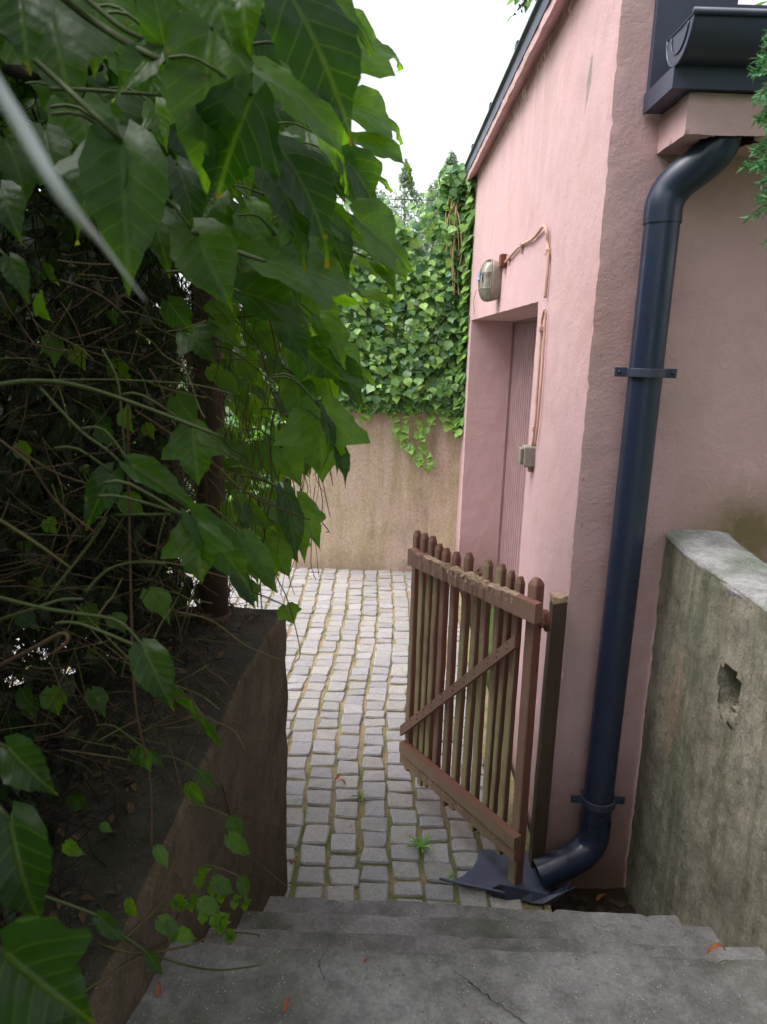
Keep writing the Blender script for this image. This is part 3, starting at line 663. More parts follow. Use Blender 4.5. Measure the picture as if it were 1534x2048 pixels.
# ------------------------------------------------------------------ bent splash tray under the spout
mb = MB()
TL = [onz(x, y, z) for x, y, z in ((902,1761,.045),(926,1751,.036),(944,1737,.032),(954,1721,.032),(958,1698,.034))]
TR_ = [onz(x, y, z) for x, y, z in ((1095,1797,.022),(1100,1778,.016),(1098,1756,.018),(1088,1732,.024),(1070,1702,.034))]
def tray(u, v):
    a = v*4; i = min(int(a), 3); t = a-i; p = (TL[i]*(1-t)+TL[i+1]*t)*(1-u)+(TR_[i]*(1-t)+TR_[i+1]*t)*u
    return (p[0], p[1], p[2]-.006*math.sin(u*math.pi)*math.sin(v*math.pi)+.003*noise.noise(Vector((u*5, v*4, 0))))
tr = empty('splash_tray', (.45, 2.42, 0), label='bent sheet-metal splash tray lying under the drainpipe mouth', cat='tray')
mb.grid(tray, 44, 24); o = mb.build('tray_sheet', 'tray_metal', tr); md = o.modifiers.new('s', 'SOLIDIFY'); md.thickness = .003
mb = MB(); mb.tube([onz(879, 1757, .048), onz(930, 1769, .044), onz(985, 1780, .048), onz(1010, 1786, .05)], .0055, 8, sub=3); mb.build('rolled_lip', 'tray_metal', tr)
mb = MB()   # crumpled dark front end
Q = [tuple(ony(x, y, 2.365)) for x, y in ((975,1781),(1000,1769),(1030,1775),(1065,1783),(1100,1790),(1128,1785),(1151,1774))]
L = [tuple(onz(x, y, .014)) for x, y in ((985,1793),(1016,1802),(1040,1800),(1062,1806),(1085,1808),(1110,1804),(1128,1793))]
I = [(.47, 2.40, .04), (.52, 2.40, .02), (.57, 2.41, .012), (.62, 2.40, .01), (.68, 2.41, .01), (.72, 2.42, .03), (.75, 2.41, .06)]
vs = L+Q+I; fs = [(i, i+1, 8+i, 7+i) for i in range(6)]+[(i, 14+i, 15+i, i+1) for i in range(6)]
mb.add(vs, fs); o = mb.build('crumpled_edge', 'dark_metal', tr, smooth=False); md = o.modifiers.new('s', 'SOLIDIFY'); md.thickness = .0025
md = o.modifiers.new('v', 'BEVEL'); md.width = .002

# ------------------------------------------------------------------ gate
G0 = np.array([.548, 2.45]); G1 = np.array([.150, 3.06]); gd = (G1-G0); GL = np.linalg.norm(gd); gd /= GL; gn = np.array([-gd[1], gd[0]]); gn = gn if gn[0] < 0 else -gn  # faces camera-left
gate = empty('picket_gate', (G0[0], G0[1], 0), label='rotten brown and mossy picket gate standing half open against the yard', cat='gate')
def gs(px, py):  # parameter along the gate for a pixel ray
    d = ray(px, py)[:2]; A = np.array([[d[0], -gd[0]], [d[1], -gd[1]]]); t, s_ = np.linalg.solve(A, G0); return s_, t
def gp(s_, off, z): q = G0+gd*s_+gn*off; return (q[0], q[1], z)
tops = [(275,150,0),(335,172,1),(385,190,0),(430,245,1),(490,280,0),(565,308,1),(648,310,0),(722,438,2),(800,368,1),(895,395,0),(955,440,3),(1025,488,0),(1155,500,4)]
bots = {0:(818,1552),12:(1035,1765)}
def gbox(mb, s0, s1, o0, o1, z0, z1, mi=0, tops_=None):
    c = [gp(s, o, z) for z in (z0, z1) for s, o in ((s0, o0), (s1, o0), (s1, o1), (s0, o1))]
    mb.add(c, [(0, 1, 2, 3), (7, 6, 5, 4), (1, 0, 4, 5), (2, 1, 5, 6), (3, 2, 6, 7), (0, 3, 7, 4)], mi=mi)
SS = []
for i, (cx, cy, kd) in enumerate(tops):
    px = 760+cx/3.652; py = 1020+cy/3.652; s_, t = gs(px, py); p = CC+ray(px, py)*t; SS.append(s_); zt_ = p[2]
    wd = .031 if kd != 3 else .024; th = .030; s0, s1 = s_-wd/2, s_+wd/2
    if kd == 4: s0, s1, th = s_-.021, s_+.021, .045
    zb = .10+.02*math.sin(i*2.1)-.0 if kd != 4 else .015
    mb = MB(); o0, o1 = -th/2, th/2; tilt = .012*math.sin(i*1.7)
    N_ = 26; rings = []
    zs = list(np.linspace(zb, zt_-.022, N_))+[zt_-.008, zt_]
    for q, z in enumerate(zs):
        k = 1 if q < N_ else (.72 if q == N_ else .42)
        if kd == 2 and q >= N_: k = .6
        sm = (s0+s1)/2+tilt*(z-.6)*.8; w = (s1-s0)/2*k; ow = (o1-o0)/2*(k if kd == 4 else max(k, .8)); c = .004
        jt = noise.noise(Vector((i*5, z*9, 0)))*.0018+(0 if kd != 2 or q < N_-2 else rnd(-.01, .01))
        ring = [(sm-w, -ow+c), (sm-w+c, -ow), (sm+w-c, -ow), (sm+w, -ow+c), (sm+w, ow-c), (sm+w-c, ow), (sm-w+c, ow), (sm-w, ow-c)]
        rings += [gp(a+jt, b+jt*.5, z+(rnd(-.012, .015) if kd == 2 and q >= N_ else 0)) for a, b in ring]
    nr = len(zs); fs = [(j*8+k2, j*8+(k2+1) % 8, (j+1)*8+(k2+1) % 8, (j+1)*8+k2) for j in range(nr-1) for k2 in range(8)]+[tuple(range(8))[::-1], tuple(range((nr-1)*8, nr*8))]
    mb.add(rings, fs)
    green = i in (1, 2, 3, 6, 7, 8, 9, 10, 11)
    o = mb.build('picket', 'picket_wood_green' if green else 'picket_wood_red', gate, smooth=False)
    if kd == 2: tag(o, 'picket with a broken splintered top')
    if kd == 4: tag(o, 'thicker hinge stile of the gate')
def beam(name, s0, z0, s1, z1, h, o0, o1, mat, rag=0., parent=gate, n=60, mi2=None, seed=0):
    mb = MB(); vs = []
    for j in range(n+1):
        t = j/n; s_ = s0+(s1-s0)*t; z = z0+(z1-z0)*t
        r = rag*(noise.noise(Vector((t*16, seed, 0)))+.6*noise.noise(Vector((t*50, seed, 4)))) if rag else 0
        env = math.exp(-((t-.45)/.33)**2) if rag else 0
        top = h/2-abs(r)*env*1.6+r*.3; oa = o0+abs(r)*.5*env; ob = o1-abs(r)*.9*env
        for (a, b) in ((oa, -h/2), ((oa+ob)/2, -h/2), (ob, -h/2), (ob, 0), (ob, top-.01*env), ((oa+ob)/2, top+abs(r)*.5), (oa, top), (oa, 0)):
            k = rag*.16*env*(1 if b > 0 else .15); vs.append(gp(s_, a+rnd(-k, k), z+b+rnd(-k, k)))
    m = 8; fs = [(j*m+i, j*m+(i+1) % m, (j+1)*m+(i+1) % m, (j+1)*m+i) for j in range(n) for i in range(m)]+[tuple(range(m))[::-1], tuple(range(n*m, n*m+m))]
    mis = []
    mb.add(vs, fs)
    if mi2:
        for q in range(len(fs)-2):
            j, i = divmod(q, 8)
            if i in (4, 5, 3) and .12 < j/n < .86 and not (i == 3 and (j*7) % 5 > 1): mb.mi[q] = 1
        return mb.build(name, [mat, mi2], parent, smooth=False)
    return mb.build(name, mat, parent, smooth=False)
def gz(px, py, off=.03):
    d = ray(px, py); g0 = G0+gn*off; A = np.array([[d[0], -gd[0]], [d[1], -gd[1]]]); t, s_ = np.linalg.solve(A, g0); return s_, H+d[2]*t
th2 = .019
a = gz(817, 1113, .05); b = gz(1072, 1228, .05)
beam('top_rail', a[0], a[1], b[0], b[1], .072, th2, th2+.036, 'rail_wood', .03, mi2='rot', seed=3)
a = gz(800, 1462, .04); b = gz(1030, 1282, .04)
beam('brace', a[0], a[1], b[0], b[1], .052, th2, th2+.022, 'rail_wood', n=10)
a = gz(800, 1493, .05); b = gz(1030, 1688, .05)
beam('bottom_rail', a[0], a[1], b[0], b[1], .048, th2, th2+.036, 'rail_wood', n=10)
beam('bottom_rail', a[0], a[1]-.052, b[0], b[1]-.052, .050, th2, th2+.030, 'rail_wood', .008, mi2='rot', seed=8)
for i, s_ in enumerate(SS[:-1]):
    z = np.interp(s_, [gz(1030, 1282)[0], gz(800, 1462)[0]], [gz(1030, 1282)[1], gz(800, 1462)[1]])
    for dz in (-.01, .012): mb = MB(); p = Vector(gp(s_+rnd(-.004, .004), th2+.020, z+dz)); q = Vector(gp(s_, th2+.0245, z+dz)); mb.tube([p, q], .0028, 6); mb.build('nail', 'rust', gate)
mb = MB(); mb.tube([gp(-.022, 0, 1.06), (.60, 2.51, 1.06)], .008, 6); mb.box((.583, 2.46, 1.03), (.60, 2.525, 1.09)); mb.build('hinge', 'rust', gate)
gpo = MB(); vs = []
pc = np.array([.645, 2.55]); n = 40
for j in range(n+1):
    z = -.02+1.16*j/n
    for (a, b) in ((-.026, -.028), (.0, -.029), (.026, -.028), (.027, .0), (.026, .028), (0, .028), (-.026, .028), (-.027, 0)):
        k = .0 if j < n-2 else .006; vs.append((pc[0]+a+.0015*noise.noise(Vector((a*90, z*8, 1)))-.012*(z-.5)*.0, pc[1]+b+.0015*noise.noise(Vector((b*90, z*8, 5))), z+(rnd(-.014, .010) if j >= n-1 else 0)))
fs = [(j*8+i, j*8+(i+1) % 8, (j+1)*8+(i+1) % 8, (j+1)*8+i) for j in range(n) for i in range(8)]+[tuple(range(n*8, n*8+8))]
gpo.add(vs, fs)
for q in range((n-1)*8, len(fs)): gpo.mi[q] = 1
o = gpo.build('gate_post', ['post_wood', 'rot'], smooth=False); tag(o, 'dark weathered wooden gate post with a rotten top at the wall corner', 'post')

# ------------------------------------------------------------------ lamp, cable, switch
lx, ly, lz = .655, 4.74, 2.405
lamp = empty('bulkhead_lamp', (lx, ly, lz), label='dirty glass bulkhead lamp in a wire cage on the pink facade', cat='lamp')
def sup(u, v, ay, az, ax, x0, e=.62):
    a = 2*math.pi*u; b = math.pi/2*v
    c = lambda t: math.copysign(abs(math.cos(t))**e, math.cos(t)); s2 = lambda t: math.copysign(abs(math.sin(t))**e, math.sin(t))
    return (x0-ax*s2(b), ly+ay*c(a)*c(b), lz+az*s2(a)*c(b))
mb = MB(); mb.grid(lambda u, v: sup(u, v, .074, .112, .058, .617), 36, 12); mb.build('glass_cover', 'glass', lamp)
mb = MB()
for k in (0, .35, .7, 1): pass
vs = []
for x, s_ in ((.668, .86), (.645, .92), (.622, .98), (.612, .98), (.610, .92)): vs += [(x, sup(i/36, 0, .09*s_, .124*s_, 0, 0)[1], sup(i/36, 0, .09*s_, .124*s_, 0, 0)[2]) for i in range(36)]
mb.add(vs, [(a*36+i, a*36+(i+1) % 36, (a+1)*36+(i+1) % 36, (a+1)*36+i) for a in range(4) for i in range(36)]); mb.build('lamp_base', 'lamp_metal', lamp)
mb = MB()
mb.tube([sup(i/36, 0, .083, .122, 0, .606) for i in range(37)], .004, 5)
for k in (-.45, 0, .45): mb.tube([(.612-.068*math.sin(math.pi*t/14)**.6 if 0 < t < 14 else .612, ly+.08*k*1.0, lz+.12*math.cos(math.pi*t/14)) for t in range(15)], .0038, 5)
for k in (-.4, .35): mb.tube([(.612-.068*math.sin(math.pi*t/14)**.6 if 0 < t < 14 else .612, ly+.082*math.cos(math.pi*t/14), lz+.12*k) for t in range(15)], .0038, 5)
mb.build('wire_cage', 'lamp_metal', lamp)
mb = MB(); mb.box((.538, ly-.045, lz+.000), (.542, ly+.035, lz+.045)); mb.tube([(.540, ly-.01, lz+.01), (.536, ly-.05, lz-.005)], .008, 6); mb.build('blue_tape', 'blue_tape', lamp, smooth=False)
mb = MB(); mb.tube([(.54, ly+.09, lz-.05), (.525, ly+.1, lz-.12), (.535, ly+.1, lz-.17), (.53, ly+.09, lz-.20)], .0016, 4, sub=4); mb.build('loose_wire', 'twig_dark', lamp)
cab = empty('electric_cable', (.665, 4, 2.2), label='painted-over cable clipped from the lamp down the door jamb', cat='cable')
def fp(px, py, off=.012):
    for _ in range(1):
        d = ray(px, py); # intersect with facade line offset outward
        # x = .689-.0092*(y-2.593)-off
        t = (.689+.0092*2.593-off)/(d[0]+.0092*d[1]); return CC+d*t
mb = MB(); mb.tube([fp(992, 552), fp(998, 540), fp(1004, 532), fp(1018, 516), fp(1030, 502), fp(1044, 489), fp(1062, 480), fp(1076, 466), fp(1087, 452, .02), fp(1093, 462, .02), fp(1095, 485), fp(1096, 503), fp(1095, 540), fp(1092, 575), fp(1090, 596)], .0075, 7, sub=3)
mb.build('upper_cable', 'cable_paint', cab)
mb = MB(); mb.tube([fp(1089, 618), fp(1084, 640), fp(1082, 660), fp(1079, 720), fp(1074, 790), fp(1070, 850), fp(1065, 892)], .006, 6, sub=3)
mb.tube([fp(1092, 620), fp(1090, 650), fp(1087, 700), fp(1083, 760), fp(1078, 820), fp(1074, 860), fp(1070, 892)], .005, 6, sub=3); mb.build('lower_cable', 'cable_paint', cab)
for (px, py) in ((1044, 490), (1018, 515), (1096, 504), (1083, 657), (1069, 857)):
    p = fp(px, py, .01); mb = MB(); mb.box((p[0]-.012, p[1]-.016, p[2]-.012), (p[0]+.012, p[1]+.016, p[2]+.012)); mb.box((p[0]-.004, p[1]-.004, p[2]-.045), (p[0]+.006, p[1]+.004, p[2]-.012)); mb.build('clip', 'cable_paint', cab, smooth=False, bevel=.003)
p = fp(1006, 523, .02); mb = MB(); mb.box((p[0]-.02, p[1]-.035, p[2]-.035), (p[0]+.02, p[1]+.035, p[2]+.04)); o = mb.build('junction_box', 'rust', None, smooth=False, bevel=.006); tag(o, 'small rusty open junction box beside the lamp', 'junction box')
p = fp(1058, 912, .02); sw = empty('light_switch', tuple(p), label='old grey weatherproof light switch on the door jamb', cat='switch')
mb = MB(); mb.box((p[0]-.03, p[1]-.04, p[2]-.048), (p[0]+.03, p[1]+.04, p[2]+.048)); mb.build('housing', 'switch_plastic', sw, smooth=False, bevel=.008)
mb = MB(); mb.box((p[0]-.046, p[1]-.028, p[2]-.036), (p[0]-.031, p[1]+.028, p[2]+.038)); mb.build('rocker_cover', 'lamp_metal', sw, smooth=False, bevel=.005)
mb = MB(); mb.tube([(p[0]+.01, p[1], p[2]-.049), (p[0]+.01, p[1], p[2]-.072)], .013, 8); mb.build('cable_gland', 'cable_paint', sw)

# ------------------------------------------------------------------ back wall, fence, ivy, grey post
mb = MB(); x0, x1, y0, y1, zt2 = -.815, .66, 6.41, 6.68, 1.535
mb.quad((x0, y0, -.22), (x1, y0, -.22), (x1, y0, zt2), (x0, y0, zt2), .04); mb.quad((x0, y1, -.22), (x0, y0, -.22), (x0, y0, zt2), (x0, y1, zt2), .04)
mb.quad((x0, y0, zt2), (x1, y0, zt2), (x1, y1, zt2), (x0, y1, zt2), .04); mb.quad((x1, y1, -.1), (x0, y1, -.1), (x0, y1, zt2), (x1, y1, zt2), .2)
o = mb.build('yard_wall', 'oldwall', disp=(.008, 5), merge=True); tag(o, 'stained ochre rendered wall closing the cobbled yard under the ivy', 'wall')
fe = empty('mesh_fence', (0, 6.56, 1.53), label='green welded wire fence panel standing on the yard wall', cat='fence')
mb = MB(); x = -.80
while x < .9: mb.tube([(x, 6.56, 1.5), (x, 6.56, 3.2)], .0034, 4); x += .0545
for z in [3.185, 3.125, 2.925, 2.725, 2.525, 2.325, 2.125, 1.925, 1.725, 1.6]:
    for dy in (-.006, .006): mb.tube([(-.8, 6.56+dy, z), (.9, 6.56+dy, z)], .0032, 4)
mb.build('wire_panel', 'fence_green', fe)
for x in (-.8, .9): mb = MB(); mb.box((x-.02, 6.575, 1.4), (x+.02, 6.615, 3.22)); mb.build('fence_post', 'fence_green', fe, smooth=False)
mb = MB(); mb.tube([(-.93, 6.62, -.22), (-.925, 6.62, 1.2)], .032, 14); mb.box((-.975, 6.575, -.22), (-.885, 6.665, .035)); mb.tube([(-.925, 6.62, 1.19), (-.925, 6.62, 1.22)], .036, 14)
o = mb.build('grey_bollard', 'grey_post'); tag(o, 'slim blue-grey metal post beside the end of the yard wall', 'post')
# ivy
ivy = empty('ivy', (.3, 6.4, 1.5), label='dense green ivy covering the fence and spilling over the yard wall', cat='climber')
mb = MB(); sten = MB()
def dens(x, z):
    d = 0
    if z < 2.05+.25*x: d = 1.
    elif x > .40+.12*noise.noise(Vector((0, z*2, 4))): d = 1.
    else: d = max(0, .5*(1-(z-2.05)/1.3))*(.35+1.0*(x+.8)/1.4)
    return d*(1 if noise.noise(Vector((x*4, z*4, 2))) > -.28 else .25)
cnt = 0
while cnt < 8200:
    x = rnd(-.85, .68); z = rnd(1.48, 3.42)
    if z > 3.25 and x < .35: continue
    if random.random() > dens(x, z): continue
    y = 6.5-abs(random.gauss(0, .07))-(.05 if z < 1.75 else 0)
    if z < 1.56: y = rnd(6.34, 6.40)
    L = rnd(.045, .085); t = rnd(0, .5) if random.random() < .6 else rnd(.5, 1.1)
    if x > .45: t *= .7
    d = np.array([rnd(-.7, .7), -.35+rnd(-.4, .3), -.8+rnd(-.4, .7)]); d /= np.linalg.norm(d)
    put_leaf(mb, random.choice(TB['ivy']), (x, y, z), np.array([x, y, z])+d*L, (rnd(-.5, .5), -1, .55+rnd(-.4, .4)), rnd(.85, 1.1), t); cnt += 1
for k in range(260):   # leaves creeping onto the pink facade and its corner
    z = rnd(1.3, 3.3); y = 6.4-abs(random.gauss(0, .06)); x = fx(y)-rnd(.0, .05)
    put_leaf(mb, random.choice(TB['ivy']), (x, y, z), (x+rnd(-.06, .0), y+rnd(-.05, .03), z-rnd(.03, .09)), (-1, -.6, .4), 1., rnd(.2, .9))
trails = [[(835,800),(838,840),(845,885),(860,915),(857,935)],[(825,790),(815,830),(805,865),(815,888),(832,905),(843,925)],[(775,795),(782,820),(790,845),(800,872)],[(860,835),(850,855),(840,875)],[(900,810),(905,840),(912,855)],[(745,800),(740,822),(728,834)],[(690,800),(682,825),(672,850)],[(655,795),(648,815)],[(880,800),(886,830),(893,850)],[(760,800),(764,815)],[(815,795),(820,812)]]
for tr_ in trails:
    P = [ony(px, py, 6.375) for px, py in tr_]; sten = MB(); sten.tube(P, .003, 4, sub=3); sten.build('ivy_shoot', 'twig_brown', ivy); P = cr([Vector(p) for p in P], 4)
    for q in P:
        for _ in range(1 if random.random() < .8 else 2):
            L = rnd(.05, .085)*rnd(.8, 1.1); d = np.array([rnd(-.9, .9), -.3, -.8+rnd(0, .9)]); d /= np.linalg.norm(d); b = np.array(q)+np.array([rnd(-.02, .02), -.015, 0])
            put_leaf(mb, random.choice(TB['ivy']), b, b+d*L, (rnd(-.4, .4), -1, .5), 1., rnd(.7, 1.15))
mb.build('ivy_leaves', 'ivy_leaf', ivy)
for k in range(9):
    P = [ony(905+rnd(-8, 14), 385+rnd(-5, 10), 6.38)]; x = 905+rnd(-10, 8)
    for py in range(430, 610+int(rnd(-120, 20)), 40): x += rnd(-8, 7); P.append(ony(x, py, 6.34+rnd(-.03, .03)))
    sten = MB(); sten.tube(P, rnd(.003, .006), 5, sub=3); sten.build('dry_ivy_stem', 'dry_stem', ivy)

# ------------------------------------------------------------------ vegetation behind the fence
def crown(mb, c, rad, n, key, L, tint, shape='cone', mat=None, hole=.0, top=1.):
    c = np.array(c); k = 0
    while k < n:
        p = rvec()
        if np.linalg.norm(p) > 1: continue
        if shape == 'cone':
            h = (p[2]+1)/2; s_ = ((1-h)**.75*1.0+.05)*(.75+.7*noise.noise(Vector((h*7, c[0]*3, math.atan2(p[1], p[0]))))); p[0] *= s_; p[1] *= s_
        q = c+p*np.array(rad)
        if noise.noise(Vector(q)*(2.2/max(rad[0], .3))) < hole: 
            if random.random() < .85: continue
        scatter(mb, key, q, L*rnd(.6, 1.3), .4, (0, -.4, 1), .9, tint); k += 1
def limbs(mb, base, top, r, n, spread):
    base = np.array(base); top = np.array(top); mb.tube([base, base*.5+top*.5+np.array([rnd(-.1, .1)*spread, 0, 0]), top], [r, r*.6, r*.12], 7, sub=3)
    for k in range(n):
        t = rnd(.25, .95); p = base*(1-t)+top*t; a = rnd(0, 6.28); l = spread*(1-t*.7); q = p+np.array([math.cos(a)*l, math.sin(a)*l, l*.9])
        mb.tube([p, (p+q)/2+np.array([0, 0, -.08*l]), q], [r*.35*(1-t*.6), r*.2, r*.05], 5, sub=2)
trees = [(903, 292, 18, 62, 'birch_leaf', 'pale slender birch rising tallest behind the ivy corner'),
         (862, 372, 19, 42, 'birch_leaf', 'small pale birch just left of the tallest birch'),
         (812, 322, 20, 62, 'birch_leaf', 'faint birch seen just beside the tips of the hanging creeper leaves'),
         (715, 300, 21, 90, 'birch_leaf', 'broad pale birch mostly hidden behind the hanging creeper leaves')]
for px, py, Y, hw, mt, lb in trees:
    top = ony(px, py, Y); hwm = hw/F*Y; base = np.array([top[0]+rnd(-.2, .2), Y, -.22]); h = top[2]
    t = empty('birch_tree', tuple(base), label=lb, cat='tree', group='birches behind the fence')
    mb = MB(); crown(mb, (top[0], Y, h*.58), (hwm*2.3, hwm*2.3, h*.43), 9000, 'small', .095, (0, 1), 'cone', hole=-.04); mb.build('crown', mt, t)
    mb = MB(); limbs(mb, base, (top[0], Y, h*.9), .09, 14, hwm*.5); mb.build('trunk', 'bark', t)
shr = [(-1.9, 8.2, 1.3, 1.1, 1.9, 'dark_leaf'), (-.75, 8.6, 1.15, .8, 2.1, 'shrub_leaf'), (.15, 8.8, 1.15, .85, 2.3, 'shrub_leaf'), (1.0, 8.4, 1.3, .7, 2.6, 'shrub_leaf'), (-3.4, 8.6, 1.4, 1.2, 2.6, 'shrub_leaf'), (-1.25, 7.4, .8, .55, 1.35, 'ivy_leaf')]
sl = ['dark green shrub beyond the far left of the yard', 'light green bush behind the left part of the mesh fence', 'light green bush behind the middle of the mesh fence', 'tall light green bush behind the ivy corner by the building', 'leafy bush far left behind the creeper hedge', 'low mottled shrub beside the grey metal post']
for (x, y, w, dpt, h, mt), lb in zip(shr, sl):
    t = empty('shrub', (x, y, -.22), label=lb, cat='bush', group='bushes behind the yard')
    mb = MB(); crown(mb, (x, y, h*.52), (w*.62, dpt*.7, h*.56), 2600, 'mid_ovate' if y < 8 else 'small', .085, (0, 1), 'ball', hole=-.12); mb.build('foliage', mt, t)
    mb = MB(); limbs(mb, (x, y, -.22), (x, y, h*.9), .03, 12, w*.5); mb.build('stem', 'bark', t)

# ------------------------------------------------------------------ creeper hedge on the left
def inpoly(poly, x, y):
    c = False; j = len(poly)-1
    for i in range(len(poly)):
        if ((poly[i][1] > y) != (poly[j][1] > y)) and (x < (poly[j][0]-poly[i][0])*(y-poly[i][1])/(poly[j][1]-poly[i][1])+poly[i][0]): c = not c
        j = i
    return c
th = empty('hedge_thicket', (-1.1, 1.7, .9), label='dark tangled thicket of dry twigs and small leaves behind the creeper', cat='hedge')
mb = MB(); md2 = MB()
def tx(y, z): return lwx(min(y, 2.4))-.16-.05*math.sin(z*5)   # right-hand face of the thicket
k = 0
while k < 6500:
    y = rnd(.35, 2.62); z = .85+2.3*random.random()**1.1; x = tx(y, z)-abs(random.gauss(0, .38))
    d = rvec(); d[2] -= .5; d /= np.linalg.norm(d); L = rnd(.1, .42); p = np.array([x, y, z]); q = p+d*L
    if q[0] > tx(q[1], q[2])+.04: continue
    m_ = (p+q)/2+rvec()*.035*L/.3; mb.tube([p, m_, q], [rnd(.001, .0030), .0014, .0007], 3, cap=False, sub=2); k += 1
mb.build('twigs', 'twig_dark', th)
mb = MB()
for k in range(7800):
    y = rnd(.2, 2.75); z = .85+2.35*random.random(); x = tx(y, z)-.12-abs(random.gauss(0, .5))
    scatter(mb, 'small', np.array([x, y, z]), rnd(.03, .075), .5, (.5, -.5, .6), .9, (0, 1))
for k in range(9000):
    y = rnd(-1.2, 2.9); z = .7+2.2*random.random(); x = -1.5-abs(random.gauss(0, .25))
    scatter(mb, 'small', np.array([x, y, z]), rnd(.07, .13), .5, (-1, 0, .6), .9, (.2, 1))
for k in range(12000):
    y = rnd(2.55, 3.3); x = -.72-1.9*random.random(); z = .75+2.6*random.random()
    if x > -.72-(y-2.55)*.3: continue
    scatter(mb, 'small', np.array([x, y, z]), rnd(.06, .11), .5, (0, 1, .6), .9, (.0, .8))
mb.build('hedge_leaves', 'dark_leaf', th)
mb = MB()
for k in range(900):   # crumbs, twigs and dry leaves lying on the wall top
    y = rnd(.9, 2.34); x = lwx(y)-.03-.42*random.random()**.7; z = lwz(y)+.008; a = rnd(0, 6.28)
    if random.random() < .45: l = rnd(.02, .08); mb.tube([(x, y, z), (x+math.cos(a)*l*.5, y+math.sin(a)*l*.5, z+rnd(0, .012)), (x+math.cos(a)*l, y+math.sin(a)*l, z+.002)], rnd(.0006, .0016), 3, mi=1)
    else: l = rnd(.008, .035); put_leaf(mb, random.choice(TB['small']), (x, y, z), (x+math.cos(a)*l, y+math.sin(a)*l, z+rnd(0, .01)), (rnd(-.4, .4), rnd(-.4, .4), 1), .8, .5)
tag(mb.build('wall_litter', ['litter_brown', 'twig_dark']), kind='stuff', label='brown leaf crumbs and twigs strewn on the stair wall top', cat='litter')
# support post inside the creeper at the wall end
mb = MB(); mb.tube([(-.545, 2.30, 1.05), (-.55, 2.30, 1.6), (-.552, 2.31, 2.5)], [.046, .047, .044], 14); mb.tube([(-.545, 2.30, 1.09), (-.545, 2.30, 1.125)], .053, 14)
o = mb.build('support_post', 'post_wood'); tag(o, 'round dark post on the wall end carrying the creeper', 'post')

cr_ = empty('creeper', (-.5, 1.6, 1.1), label='large-leaved green creeper hanging over the stairs from upper left', cat='climber')
big = MB(); fill = MB(); stems = MB(); dry = MB()
